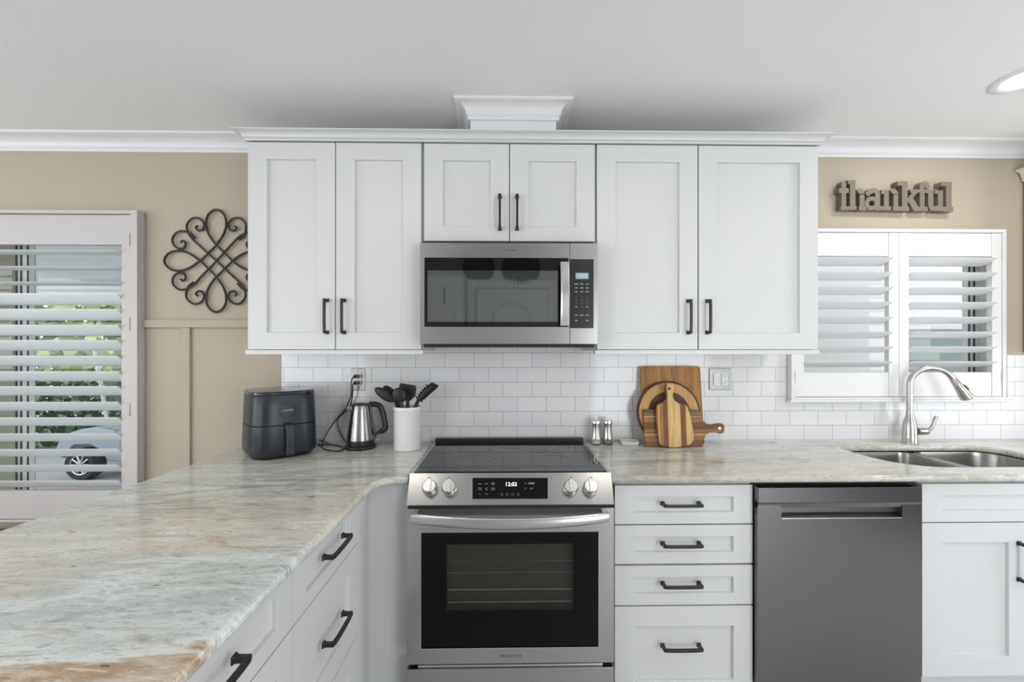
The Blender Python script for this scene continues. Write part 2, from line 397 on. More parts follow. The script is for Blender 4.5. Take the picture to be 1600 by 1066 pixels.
# the room's other door and pantry, which the dark glass doors mirror
YP = -3.2
struct('wall_partition', B().box(-1.15, .80, YP-.12, YP, 0, CEIL), M_WALL2, label='plain wall with a white door behind the camera')
dr = struct('door_1', B().box(-.31, .46, YP, YP+.03, .0, 2.06), M_TRIM)
b = B(); b.box(-.41, -.32, YP, YP+.02, 0, 2.16).box(.47, .56, YP, YP+.02, 0, 2.16).box(-.32, .47, YP, YP+.02, 2.07, 2.16); done('door_casing', b, M_TRIM, dr, bevel=.003)
b = B(); xc_ = .075
b.tube([(xc_-.20, YP+.031, 1.20), (xc_-.20, YP+.031, 1.80)]+[(xc_-.20+.40*i/12, YP+.031, 1.80+.11*math.sin(PI*i/12)) for i in range(13)]+[(xc_+.20, YP+.031, 1.20), (xc_-.20, YP+.031, 1.20)], .012, 6)
b.tube([(xc_-.20, YP+.031, .25), (xc_-.20, YP+.031, 1.05), (xc_+.20, YP+.031, 1.05), (xc_+.20, YP+.031, .25), (xc_-.20, YP+.031, .25)], .012, 6)
done('door_panel', b, M_CAB, dr)
done('door_handle', B().lathe([(.012, .03), (.012, .06), (.028, .065), (.028, .085), (.01, .09)], (.40, YP, 1.0), 20, 'Y'), M_NICKEL, dr, smooth=True)
tw = thing('pantry_cabinet', 'tall white pantry cabinet beside the door behind the camera', 'cabinet', (-.76, YP+.2, 0))
done('body', B().box(-1.14, -.43, YP+.001, YP+.30, 0, 2.15), M_CAB, tw)
BACKDOORS = tw
for k, (xx, rr_) in enumerate(((-.285, .175), (.17, .21))):
    tb = thing('wall_basket', 'round black ribbed basket on the wall above the door, ' + ('the smaller, left one' if k == 0 else 'the larger, right one'), 'basket', (xx, YP+.001, 2.30))
    b = B()
    b.lathe([(rr_*.3, .03), (rr_*.3, .02), (rr_, .001), (rr_, .006), (rr_*.3, .035)], (xx, YP+.001, 2.30-.01*k), 40, 'Y')
    for q in range(28):
        a = 2*PI*q/28; b.tube([(xx+rr_*.35*math.cos(a), YP+.036, 2.30-.01*k+rr_*.35*math.sin(a)), (xx+rr_*.98*math.cos(a), YP+.012, 2.30-.01*k+rr_*.98*math.sin(a))], .006, 5)
    done('bowl', b, M_BLACK, tb)
# fridge added for its dark reflection in the dishwasher, and slatted blind at the far window, both only mirrored in the shiny fronts
tf = thing('added_fridge', 'dark grey fridge added out of view for its dark reflection in the dishwasher', 'added_fridge', (3.33, -2.75, 0))
done('body', B().box(3.0, 3.69, -3.2, -2.3, .02, 1.78), mat('fridge_grey', (.05, .05, .052), .4, .3), tf, bevel=.01)
done('door_line', B().box(2.985, 2.999, -3.18, -2.32, .04, 1.76), MATS['fridge_grey'], tf, bevel=.006)
tb = thing('window_blind', 'white slatted blind in the far rear window', 'blind', (-3.2, -4.1, 2.2))
for k in range(19):
    z = .58+.088*k
    b = B(); b.loft([[(x, -4.06-.02, z-.012), (x, -4.06-.02, z-.006), (x, -4.02, z+.016), (x, -4.02, z+.010)] for x in (-4.28, -2.12)]); done('slat', b, M_TRIM, tb)

# wainscot rails on the back wall
yc = -.012
b = B(); zc = Z(506, 300, yc)
xl = X(227, 0); xr = X(442, 0)
b.box(xl, xr, -.016, 0, zc-.020, zc+.020)
xb = X(290.5, yc)
b.box(xb-.020, xb+.020, -.014, 0, .09, zc-.02)
struct('trim_1', b, M_WALL, bevel=.002)
struct('baseboard_back', B().box(RX0, -1.3, -.016, 0, 0, .10), M_TRIM, bevel=.003)

# ceiling crown
def crown_prof(drop, out):
    pts = [(0.0, 0), (.012, 0), (.014, .010*drop/.07), (.010, .016*drop/.07), (.018, .022*drop/.07)]
    for i in range(7):
        a = i/6
        pts.append((.018+(out-.026)*(1-math.cos(a*PI/2)), (.022+(.044-.022+.014)*math.sin(a*PI/2)*1.0)*drop/.07))
    pts += [(out-.003, .060*drop/.07), (out, .062*drop/.07), (out, drop), (0, drop)]
    return pts
def zprof(p, z0): return [(o, z0+h) for o, h in p]
CP = zprof(crown_prof(.072, .088), CEIL-.072)
b = B(); b.sweep_profile(CP, [(RX0, 0, 0, -1), (RX1, 0, 0, -1)]); struct('trim_2', b, M_TRIM, smooth=True, ang=25)

# tile backsplash
b = B()
ty = -.008; tl = X(440, ty)
zt = .90; top1 = 1.42; top2 = Z(555, 1590, ty)
wl, wr, wb = X(1237, ty), X(1574, ty), Z(622, 1400, ty)
b.box(tl, wl, ty, 0, zt, top1).box(wl, wr, ty, 0, zt, wb).box(wr, RX1, ty, 0, zt, top2)
bs = struct('wall_backsplash', b, M_TILE, label='glossy white subway tile backsplash with grey grout')

# ------------------------------------------------------------------ recessed lights
for i, (x, y, p) in enumerate(CANS):
    lbl = 'round white recessed ceiling light, lit, in the upper right corner' if i == 0 else 'round white recessed ceiling light, lit, %s' % [
        '', 'above the near end of the left counter', 'above the floor before the range', 'above the floor before the sink', 'above the dining side by the left window', 'nearest the door behind the camera', 'right of the door behind the camera'][i]
    t = thing('recessed_light', lbl, 'ceiling light', (x, y, CEIL), 0, 'recessed ceiling lights')
    done('trim_ring', B().lathe([(.105, 0), (.105, -.004), (.100, -.007), (.080, -.008), (.070, -.003), (.070, 0)], (x, y, CEIL), 48), M_TRIM, t, smooth=True)
    done('diffuser', B().lathe([(.069, -.001), (.069, -.0045)], (x, y, CEIL), 48), M_LAMP, t)
    area('lamp_light', (x, y, CEIL-.012), (0, 0, 0), .13, .13, p, (1, .95, .88), 'DISK')

# ------------------------------------------------------------------ cabinetry
def handle(parent, c, length, d, out):
    """bar pull: c centre on the face, d direction of the bar, out the face normal"""
    c = Vector(c); d = Vector(d).normalized(); out = Vector(out).normalized(); s = d.cross(out)
    R = Matrix((d, out, s)).transposed().to_4x4(); b = B(Matrix.Translation(c) @ R)
    h = length/2
    for sg in (-1, 1):
        e = sg*(h-.0075)
        def sq(x, y, w): return [(x-w, y, -w), (x+w, y, -w), (x+w, y, w), (x-w, y, w)]
        b.loft([sq(e, 0, .0085), sq(e, .003, .0085), sq(e, .007, .0062), sq(e, .020, .0058), sq(e-sg*.001, .032, .0066)])
    b.loft([[(x, y-.0055, -.0055), (x, y+.0055, -.0050), (x, y+.0055, .0050), (x, y-.0055, .0055)] for x, y in ((-h+.002, .028), (-h+.012, .031), (-h*.5, .0325), (0, .033), (h*.5, .0325), (h-.012, .031), (h-.002, .028))])
    return done('handle', b, M_BLACK, parent, bevel=.0012, label='black bar pull')
def shaker(name, parent, u0, u1, z0, z1, fn, st=.078, rail=None, th=.020, rec=.0125, m=None):
    """fn(u, out, z) -> world point; out = 0 at the outer face, negative inwards"""
    rail = rail or st; b = B()
    def ring(a0, a1, c0, c1, o): return [b.v(fn(u, o, z)) for u, z in ((a0, c0), (a1, c0), (a1, c1), (a0, c1))]
    A = ring(u0, u1, z0, z1, -th); O = ring(u0, u1, z0, z1, 0)
    I = ring(u0+st, u1-st, z0+rail, z1-rail, 0); J = ring(u0+st+.002, u1-st-.002, z0+rail+.002, z1-rail-.002, -rec)
    for P, Q in ((A, O), (O, I), (I, J)):
        for i in range(4): b.f([P[i], P[(i+1) % 4], Q[(i+1) % 4], Q[i]])
    b.f(J); b.f(A[::-1])
    return done(name, b, m or M_CAB, parent, bevel=.0014)
front = lambda yf: (lambda u, o, z: (u, yf-o, z))

YU = -.34; DU0 = Z(546.3, 800, YU); DU1 = Z(225, 800, YU)
def xu(px): return X(px, YU)
def rz(py, px, y): return Z(py, px, y)
RAILB = Z(554, 800, YU)
UZT = DU1+.008
def upper(name, label, px0, px1, doors, z0, hz, hxs, rail=None, group='white wall cabinets'):
    t = thing(name, label, 'cabinet', ((xu(px0)+xu(px1))/2, 0, z0), 0, group)
    x0, x1 = xu(px0), xu(px1)
    done('body', B().box(x0, x1, YU+.021, -.001 if z0 > 1.5 else -.009, z0, UZT), M_CAB, t)
    for (a, c), hx in zip(doors, hxs):
        d = shaker('door', t, xu(a), xu(c), z0+.002, DU1, front(YU), .0835, .0755)
        handle(d, (X(hx, YU-.015), YU, hz), .158, (0, 0, 1), (0, -1, 0))
    if rail:
        r0, r1 = X(rail[0], YU-.012), X(rail[1], YU-.012)
        done('light_rail', B().box(r0, r1, YU-.012, YU+.03, RAILB, z0-.0005), M_CAB, t, bevel=.002)
        done('bottom_trim', B().box(x0+.0, x1-.0, -.30, -.012, z0-.004, z0-.0005), M_CAB, t)
    return t
hzlo = Z(494.5, 800, YU-.015); hzhi = Z(331.5, 800, YU-.015)
upper('wall_cabinet', 'tall white two-door wall cabinet left of the microwave', 387.2, 660.5, [(387.2, 523.2), (524.8, 658)], DU0-.002, hzlo, (509, 536), (383, 661))
MZ = Z(380.5, 790, YU)-.002
upper('wall_cabinet', 'short white two-door wall cabinet above the microwave', 661, 931, [(662.5, 795.4), (796.8, 929.5)], MZ, hzhi, (781, 808))
upper('wall_cabinet', 'wide white two-door wall cabinet between the microwave and the shuttered window', 931.5, 1278, [(933, 1090), (1092, 1278)], DU0-.002, hzlo, (1077.5, 1107.5), (930, 1281))
for a, c in ((-1.138, -.787), (-.783, -.432)):
    d = shaker('door', BACKDOORS, a, c, 1.0, 2.14, lambda u, o, z: (u, YP+.322+o, z), .07)
    handle(d, ((a+c)/2+(.13 if a < -1 else -.0), YP+.322, 1.95), .158, (0, 0, 1), (0, 1, 0))
    shaker('door', BACKDOORS, a, c, .1, .996, lambda u, o, z: (u, YP+.322+o, z), .07)
# crown on the cabinets
ZC0 = DU1+.004; ZC1 = Z(202.5, 790, YU-.045)
prof = zprof(crown_prof(ZC1-ZC0, .048), ZC0)
x0, x1 = xu(387.2), xu(1278)
b = B(); b.sweep_profile(prof, [(x0, 0-.001, -1, 0), (x0, YU+.002, -1, -1), (x1, YU+.002, 1, -1), (x1, -.001, 1, 0)])
o = done('cabinet_crown', b, M_CAB, None, smooth=True, ang=25); tag(o, 'long white crown moulding along the top of the wall cabinets', 'moulding')
tp = done('top_board', B().box(x0+.002, x1-.002, YU+.01, -.002, ZC0+.012, ZC0+.024), M_CAB, o)
# duct cover above the crown
ZD = CEIL
dx0, dx1 = X(735, YU), X(869, YU)
t = thing('duct_cover', 'small white boxed duct cover above the cabinet crown, under the ceiling', 'duct cover', ((dx0+dx1)/2, -.17, ZC0+.024))
done('box', B().box(dx0, dx1, YU, -.002, ZC0+.0245, CEIL-.001), M_TRIM, t)
DP = zprof(crown_prof(.073, .069), CEIL-.0735)
b = B(); b.sweep_profile(DP, [(dx0, -.09, -1, 0), (dx0, YU, -1, -1), (dx1, YU, 1, -1), (dx1, -.09, 1, 0)])
done('crown', b, M_TRIM, t, smooth=True, ang=25)

# far right wall cabinet, mostly out of frame
cx = X(1597, 0)
t = thing('corner_wall_cabinet', 'cream wall cabinet with moulded top at the right edge of the picture', 'cabinet', (cx+.4, 0, 1.38))
done('body', B().box(cx, cx+.75, -.30, -.010, 1.385, 2.31), mat('cream_paint', (.80, .75, .66), .5), t)
b = B(); b.sweep_profile(zprof(crown_prof(.06, .05), 2.31), [(cx, -.010, -1, 0), (cx, -.30, -1, -1), (cx+.75, -.30, 0, -1)])
done('crown', b, MATS['cream_paint'], t, smooth=True, ang=25)

# base units
YB = -.600; CT = .914; TH = .030; ZB1 = CT-TH-.004
def base_z(py, px=1068): return Z(py, px, YB)
# drawer base
x0, x1 = X(960, YB), X(1176.5, YB)
t = thing('drawer_cabinet', 'white base cabinet with four stacked drawers between range and dishwasher', 'cabinet', ((x0+x1)/2, -.3, 0))
done('body', B().box(x0, x1, YB+.021, -.012, .10, ZB1), M_CAB, t)
done('toe_kick', B().box(x0, x1, YB+.09, YB+.07, .0, .0995), M_CAB, t)
ys = [(758.5, 818.8, 789), (821, 881, 852), (884, 945.4, 915), (947.8, 1095, 1013)]
for a, c, h in ys:
    d = shaker('drawer', t, x0+.001, x1-.001, base_z(c), base_z(a), front(YB), .076, .045 if c < 1000 else .078)
    handle(d, (X(1066.5, YB-.02), YB, Z(h+.5, 1067, YB-.02)), .158, (1, 0, 0), (0, -1, 0))
# sink base
x2, x3 = X(1440.5, YB), X(1440.5, YB)+.86
t = thing('sink_cabinet', 'white base cabinet under the sink, right of the dishwasher', 'cabinet', ((x2+x3)/2, -.3, 0))
b = B().box(x2, x2+.018, YB+.021, -.012, .10, ZB1).box(x3-.018, x3, YB+.021, -.012, .10, ZB1).box(x2+.018, x3-.018, -.024, -.012, .10, ZB1).box(x2+.018, x3-.018, YB+.021, -.024, .10, .118).box(x2+.018, x3-.018, YB+.021, YB+.04, ZB1-.17, ZB1)
done('body', b, M_CAB, t)
done('toe_kick', B().box(x2, x3, YB+.09, YB+.07, .0, .0995), M_CAB, t)
shaker('drawer', t, x2+.001, x3-.001, base_z(818.8), base_z(758.5), front(YB), .078, .045)
xm = (x2+x3)/2
for a, c, hx in ((x2+.001, xm-.001, xm-.045), (xm+.001, x3-.001, xm+.045)):
    d = shaker('door', t, a, c, .105, base_z(820.6), front(YB), .078, .078)
    handle(d, (X(1601, YB-.02) if c < xm else hx, YB, Z(881, 1600, YB-.02)), .158, (0, 0, 1), (0, -1, 0))
# neighbouring base further right
t = thing('end_cabinet', 'white base cabinet past the sink cabinet, out of the frame', 'cabinet', (x3+.3, -.3, 0))
done('body', B().box(x3+.001, RX1-.002, YB+.001, -.012, .0, ZB1), M_CAB, t)

# corner unit with plain filler left of the range
PX = -.527                      # face plane of the peninsula drawers
RL, RR = -.372, .408            # counter ends at the range
t = thing('corner_cabinet', 'white corner base cabinet with plain filler panel left of the range', 'cabinet', (-.9, -.3, 0))
done('body', B().box(-1.12, PX-.022, YB-.02, -.012, .0, ZB1), M_CAB, t)
b = B().box(PX-.004, RL-.004, YB, YB+.02, .0, ZB1); done('filler_panel', b, M_CAB, t, bevel=.001)
done('side_panel', B().box(RL-.024, RL-.004, YB+.021, -.012, 0, ZB1), M_CAB, t)
done('corner_post', B().box(PX-.0215, PX-.003, CY+1.519, YB-.0005, .0, ZB1), M_CAB, t, bevel=.001)
# peninsula drawer units
def pen(label, ya, yb, hy):
    t = thing('peninsula_cabinet', label, 'cabinet', (-.85, (ya+yb)/2, 0), 0, 'peninsula drawer cabinets')
    done('body', B().box(-1.12, PX-.0215, yb, ya, .10, ZB1), M_CAB, t)
    done('toe_kick', B().box(-1.05, PX-.09, yb, ya, 0, .0995), M_CAB, t)
    fn = lambda u, o, z: (PX+o, u, z)
    for z0, z1, hz in ((.712, ZB1-.006, .800), (.388, .708, .635 if False else .548), (.105, .384, .245)):
        d = shaker('drawer', t, yb+.0015, ya-.0015, z0, z1, fn, .070, .042 if z0 > .7 else .07)
        handle(d, (PX, hy, hz), .158, (0, 1, 0), (1, 0, 0))
ya = CY+1.518; yb = CY+1.057; yc2 = CY+.40
pen('white drawer cabinet of the peninsula, next to the corner by the range', ya, yb, CY+1.30)
pen('white drawer cabinet of the peninsula, nearest the camera', yb, yc2, CY+.755)
done_ = None

# ------------------------------------------------------------------ worktops
def offset_loop(loop, d):
    """move every side of a closed outline inwards by d (outwards for d < 0)"""
    n = len(loop); ar = sum(loop[i][0]*loop[(i+1) % n][1]-loop[(i+1) % n][0]*loop[i][1] for i in range(n)); sg = 1 if ar > 0 else -1
    out_ = []
    for i in range(n):
        p, q, r = Vector(loop[i-1]), Vector(loop[i]), Vector(loop[(i+1) % n])
        a = (q-p).normalized(); c = (r-q).normalized()
        na = Vector((-a.y, a.x))*sg; nc = Vector((-c.y, c.x))*sg
        m_ = (na+nc).normalized(); k_ = d/max(m_.dot(na), .3)
        out_.append((q.x+m_.x*k_, q.y+m_.y*k_))
    return out_
def slab(name, outline, hole, label):
    b = B(); bm = b.bm; rad = .0125; caps = {0: [], 1: []}
    def dedupe(l): return [p for k_, p in enumerate(l) if (Vector(p)-Vector(l[k_-1])).length > 1e-5]
    for loop, sg in [(dedupe(outline), 1)]+([(dedupe(hole), -1)] if hole else []):
        prof_s = [(rad*(1-math.sin(q*PI/12)), CT-TH+rad*(1-math.cos(q*PI/12))) for q in range(7)]
        prof_s += [(rad*(1-math.cos(q*PI/12)), CT-rad+rad*math.sin(q*PI/12)) for q in range(7)]
        rings = []
        for d, z in prof_s: rings.append([bm.verts.new((x, y, z)) for x, y in offset_loop(loop, sg*d)])
        n = len(loop)
        for u, v_ in zip(rings, rings[1:]):
            for i in range(n): bm.faces.new([u[i], u[(i+1) % n], v_[(i+1) % n], v_[i]])
        caps[0].append(rings[0]); caps[1].append(rings[-1])
    for k_ in (0, 1):
        ed = []
        for r_ in caps[k_]:
            for i in range(len(r_)):
                e_ = bm.edges.get((r_[i], r_[(i+1) % len(r_)])); ed.append(e_)
        bmesh.ops.triangle_fill(bm, use_beauty=True, edges=ed)
    o = done(name, b, M_STONE, None, smooth=False); tag(o, label, 'countertop', 'stone countertops')
    for p_ in o.data.polygons: p_.use_smooth = abs(p_.normal.z) < .999
    return o
YF = -.632; PE = -.488
out = [(RL, -.0085), (RL, YF+.004)]
out += arc(PE+.085, YF-.080, .080, 90, 180, 10)
out += [(PE, -1.93), (-1.385, -1.93), (-1.325, -.0085)]
slab('peninsula_countertop', out, None, 'polished cream, grey and brown veined stone countertop of the peninsula, left of the range')
SX0, SX1, SY0, SY1 = 1.665, 2.44, -.515, -.135
def rrect(x0, x1, y0, y1, rs, n=10):
    (a, b_, c, d) = rs
    return arc(x0+a, y0+a, a, 180, 270, n)+arc(x1-b_, y0+b_, b_, 270, 360, n)+arc(x1-c, y1-c, c, 0, 90, n)+arc(x0+d, y1-d, d, 90, 180, n)
hole = rrect(SX0, SX1, SY0, SY1, (.17, .17, .10, .06))
slab('sink_countertop', [(RR, YF), (RX1-.004, YF), (RX1-.004, -.0085), (RR, -.0085)], hole, 'polished cream and grey veined stone countertop holding the sink, right of the range')

# sink: two bowls
t = thing('sink', 'double bowl stainless steel sink set under the right countertop', 'sink', ((SX0+SX1)/2, (SY0+SY1)/2, CT-.23))
XD = 2.045
def bowl(x0, x1, rs, depth):
    b = B(); rings = []
    zt_ = CT-TH-.002
    for ins, z in ((-.012, zt_), (0.002, zt_-.001), (.006, zt_-.02), (.012, zt_-depth*.8), (.03, zt_-depth*.96), (.07, zt_-depth)):
        rings.append([(x, y, z) for x, y in rrect(x0+ins, x1-ins, SY0+ins*.9, SY1-ins*.9, [max(r-ins*.5, .012) for r in rs])])
    b.loft(rings, cap=False); b.f([b.bm.verts[-1-i] for i in range(0)]) if False else None
    b.bm.verts.ensure_lookup_table(); n = len(rings[0]); b.f(b.bm.verts[-n:])
    # outer shell
    rings = [[(x, y, z) for x, y in rrect(x0-.012-e, x1+.012+e, SY0-.012-e, SY1+.012+e, [r+.012 for r in rs])] for e, z in ((0, zt_), (0, zt_-.003), (-.014, zt_-.004), (-.012, zt_-depth-.006))]
    return b
for x0_, x1_, rs, dp in ((SX0, XD-.016, (.17, .05, .05, .06), .20), (XD+.016, SX1, (.05, .17, .10, .05), .17)):
    o = done('bowl', bowl(x0_, x1_, rs, dp), M_SINK, t, smooth=True, ang=50)
    sd = o.modifiers.new('solid', 'SOLIDIFY'); sd.thickness = .0015; sd.offset = 1
    done('drain', B().lathe([(.045, .001), (.045, .004), (.03, .002), (.001, .001)], ((x0_+x1_)/2, (SY0+SY1)/2, CT-TH-.002-dp), 24), M_CHROME, t, smooth=True)
done('divider', B().box(XD-.0145, XD+.0145, SY0+.02, SY1-.02, CT-TH-.022, CT-TH-.012), M_SINK, t, bevel=.004)

# ------------------------------------------------------------------ faucet
fx, fy = X(1421.5, -.085), -.085
t = thing('faucet', 'brushed nickel gooseneck pull-down faucet behind the sink', 'faucet', (fx, fy, CT))
b = B(); b.lathe([(.036, 0), (.036, .004), (.033, .008), (.031, .05), (.0295, .09), (.024, .120), (.0165, .150), (.0150, .168)], (fx, fy, CT), 32)
done('body', b, M_NICKEL, t, smooth=True)
dirx, diry = .93, -.37
zt0 = CT+.165; H = Z(571, 1465, -.12)-CT
R_ = .089; ztc = CT+H-R_-.013
pts = [(fx, fy, zt0), (fx, fy, ztc)]
for i in range(1, 17):
    a = PI-PI*i/16*.86
    pts.append((fx+dirx*(R_+R_*math.cos(a)), fy+diry*(R_+R_*math.cos(a)), ztc+R_*math.sin(a)))
done('spout', B().tube(pts, .0140, 16), M_NICKEL, t, smooth=True)
e = Vector(pts[-1]); dv = (e-Vector(pts[-2])).normalized()
hp = [e-dv*.004, e+dv*.008, e+dv*.010, e+dv*.05, e+dv*.095, e+dv*.112, e+dv*.116]
o = done('spray_head', B().tube([tuple(p) for p in hp], [.0145, .0145, .0155, .0185, .0255, .0275, .022], 20), M_NICKEL, t, smooth=True)
side = Vector((dirx, diry, 0)); nrm = (side-dv*side.dot(dv)).normalized()
p0 = e+dv*.045+nrm*.0165; b = B().tube([tuple(p0), tuple(p0+dv*.012+nrm*.004), tuple(p0+dv*.03+nrm*.006), tuple(p0+dv*.042+nrm*.004)], [.004, .007, .007, .004], 10)
done('spray_button', b, M_BLKP, o, smooth=True)
done('nozzle', B().tube([tuple(e+dv*.116), tuple(e+dv*.119)], .019, 16), M_BLKP, o, smooth=True)
# lever
hz_ = CT+.066; hx = fx+.028
b = B(); b.lathe([(.018, 0), (.019, .012), (.019, .036), (.017, .050), (.012, .056)], (hx, fy-.012, hz_), 24, 'X')
done('lever_hub', b, M_NICKEL, t, smooth=True)
q = [(hx+.045, fy-.012, hz_+.002), (hx+.062, fy-.016, hz_+.012), (hx+.074, fy-.02, hz_+.034), (hx+.082, fy-.022, hz_+.062), (hx+.090, fy-.022, hz_+.078)]
done('lever', B().tube(smoothpath(q, 5), [.009]*4+[.0085]*5+[.0075]*5+[.0085]*5+[.010, .006], 12), M_NICKEL, t, smooth=True)

# ------------------------------------------------------------------ dishwasher
YD = -.627
x0, x1 = X(1184, YD), X(1439.5, YD)
zt_ = Z(761.5, 1310, YD)
t = thing('dishwasher', 'grey stainless steel dishwasher with pocket handle, between drawers and sink cabinet', 'dishwasher', ((x0+x1)/2, -.35, 0))
done('tub', B().box(X(1176.5, YB)+.004, x1-.004, YD+.032, -.012, .10, CT-TH-.004), M_GAP, t)
za, zb_ = Z(785.5, 1310, YD), Z(794, 1310, YD)
hx0, hx1, hza, hzb = X(1221, YD), X(1410, YD), Z(793.5, 1310, YD), Z(811, 1310, YD)
b = B(); yf = YD
# door front built round the pocket
b.box(x0, hx0, yf, yf+.030, .10, za).box(hx1, x1, yf, yf+.030, .10, za).box(hx0, hx1, yf, yf+.030, .10, hzb).box(hx0, hx1, yf+.026, yf+.030, hzb, za)
dd = done('door', b, M_STEELD, t, bevel=0)
done('top_edge_panel', B().box(x0, x1, yf-.004, yf+.030, za+.001, zt_), M_STEELD, t, bevel=.0015)
b = B(); b.prism([(yf-.003, za), (yf+.004, zb_+.001), (yf+.02, zb_+.001), (yf+.02, za)], lambda u, v: (x0, u, v), lambda u, v: (x1, u, v))
done('grip_lip', b, M_STEELD, dd)
b = B(); b.prism([(yf-.001, hzb), (yf-.001, hzb+.004), (yf+.0255, hzb+.017), (yf+.0255, hzb)], lambda u, v: (hx0+.001, u, v), lambda u, v: (hx1-.001, u, v))
done('pocket_handle', b, M_HAND, dd, bevel=.001)
done('control_strip', B().box(x0+.012, x1-.03, yf+.006, yf+.028, zt_+.0005, zt_+.004), M_DGLASS, t)
done('indicator', B().lathe([(.002, 0), (.002, -.0012)], (X(1424, yf), yf-.004, Z(773, 1424, yf)), 10, 'Y'), M_GAP, dd)
b = B()
for k in range(8): b.box(x0-.0012, x0+.0005, yf+.006, yf+.022, .815-k*.008, .818-k*.008)
done('side_vent', b, M_GAP, dd)
done('toe_panel', B().box(x0+.01, x1-.01, yf+.09, yf+.075, 0.0, .0985), M_GAP, t)

# ------------------------------------------------------------------ range
t = thing('range', 'stainless steel slide-in electric range with black glass cooktop under the microwave', 'range', (.018, -.35, 0))
YR = -.698
x0, x1 = X(634.8, YR), X(959.8, YR)
ZK = Z(738.5, 797, -.615)
done('body', B().box(x0+.006, x1-.006, -.608, -.015, .03, .905), M_GAP, t)
cx0, cx1 = X(640.5, -.615), X(955, -.615)
# cooktop with steel rim and glass
cyb = -.078
done('cooktop_frame', B().box(cx0, cx1, -.614, cyb, .9165, ZK-.003), M_STEEL, t, bevel=.0015)
ck = done('cooktop', B().box(cx0+.014, cx1-.014, -.606, cyb-.002, ZK-.0028, ZK+.001), M_COOK, t, bevel=.001, label='black glass cooktop')
b = B()
for (u, v, r) in ((-.17, -.46, .115), (-.17, -.46, .075), (.18, -.45, .095), (-.16, -.21, .08), (.18, -.2, .11), (.18, -.2, .07), (.01, -.17, .055)):
    c0 = (cx0+cx1)/2
    b.tube([(c0+u+r*math.cos(2*PI*k/48), v+r*math.sin(2*PI*k/48), ZK+.0011) for k in range(49)], .0005, 4, False)
done('burner_rings', b, M_RING, ck)
xb0, xb1 = X(680, -.077), X(912, -.077)
done('rear_trim', B().box(xb0, xb1, -.077, -.045, .9165, Z(685, 797, -.077)), M_BLKP, t, bevel=.004)
b = B().box(xb0+.01, xb1-.01, -.0775, -.0768, ZK+.004, ZK+.007); done('rear_vent', b, M_GAP, t)
# sloped control panel
yp0, zp0, yp1, zp1 = -.6145, ZK, -.690, Z(789.5, 797, -.690)
xa0, xa1 = X(640, yp0), X(955.5, yp0); xc0, xc1 = X(634.8, yp1), X(959.8, yp1)
b = B()
A = [(xa0, yp0, zp0), (xa1, yp0, zp0), (xc1, yp1, zp1), (xc0, yp1, zp1)]
Bk = [(xa0, -.6135, zp0-.02), (xa1, -.6135, zp0-.02), (xc1, -.655, zp1), (xc0, -.655, zp1)]
b.loft([A, Bk])
cp = done('control_panel', b, steel('panel_steel', .36, .27, (1, .99, .975)), t, bevel=.002)
pn = Vector((0, zp1-zp0, -(yp1-yp0))).normalized()
pn = Vector((0, -(zp0-zp1), (yp0-yp1))).normalized()   # outward normal (towards viewer and up)
tilt = math.atan2(zp0-zp1, yp0-yp1)                    # slope angle from horizontal
def onp(px, py):
    """point of the sloped panel seen at px, py of the photo"""
    best = None
    for i in range(201):
        s = i/200; y = yp0+(yp1-yp0)*s; z = zp0+(zp1-zp0)*s
        e_ = abs(Z(py, px, y)-z)
        if best is None or e_ < best[0]: best = (e_, y, z)
    return Vector((X(px, best[1]), best[1], best[2]))
c_tl, c_tr, c_br, c_bl = onp(738, 747), onp(856, 747), onp(856, 780.5), onp(738, 780.5)
b = B(); b.loft([[tuple(p+pn*.0002) for p in (c_tl, c_tr, c_br, c_bl)], [tuple(p+pn*.0022) for p in (c_tl, c_tr, c_br, c_bl)]])
ds = done('display_panel', b, M_DGLASS, cp, label='black glass control display')
b = B()
for p, q_ in ((c_tl, c_tr), (c_tr, c_br), (c_br, c_bl), (c_bl, c_tl)): b.tube([tuple(p+pn*.001), tuple(q_+pn*.001)], .0014, 6)
done('display_bezel', b, M_CHROME, cp)
rotp = (tilt, 0, 0)
def ptxt(s, px, py, size, m=M_INK, sx=1): 
    p = onp(px, py)+pn*.0026; text('lettering', s, size, p, m, cp, rotp, .0003, sx=sx)
ptxt('12:02', 798.5, 757.5, .0205, M_LED, 1.0)
for i, row in enumerate((('Bake', 'Broil', 'Conv\nBake'), ('Conv\nRoast', 'Air\nFry', 'Keep\nWarm'))):
    for j, s in enumerate(row): ptxt(s, 750+j*10.3, 756.5+i*8, .0062)
for j, s in enumerate(('Set', 'Timer')): ptxt(s, 750+j*10.3, 772.5, .0055)
ptxt('START', 830.5, 756, .0078, M_PLATE); ptxt('OFF', 830.5, 764, .0068)
b = B()
for px, py, sg in ((821, 756, 1), (821, 764, -1)):
    p = onp(px, py)+pn*.0026; u = Vector((1, 0, 0)); v_ = pn.cross(u)
    v_ = Vector((0, yp0-yp1, zp0-zp1)).normalized()
    b.tube([tuple(p-u*.004-v_*sg*.003), tuple(p+v_*sg*.003), tuple(p+u*.004-v_*sg*.003)], .0006, 4)
for px in (784, 792.3, 801, 809.5):
    p = onp(px, 773)+pn*.0025; v_ = Vector((0, yp0-yp1, zp0-zp1)).normalized()
    b.tube([tuple(p+Vector((1, 0, 0))*.004*math.cos(2*PI*k/12)+v_*.004*math.sin(2*PI*k/12)) for k in range(13)], .0004, 4, False)
done('button_marks', b, M_INK, cp)
R3 = Matrix((Vector((1, 0, 0)), Vector((0, yp0-yp1, zp0-zp1)).normalized(), pn)).transposed().to_4x4()
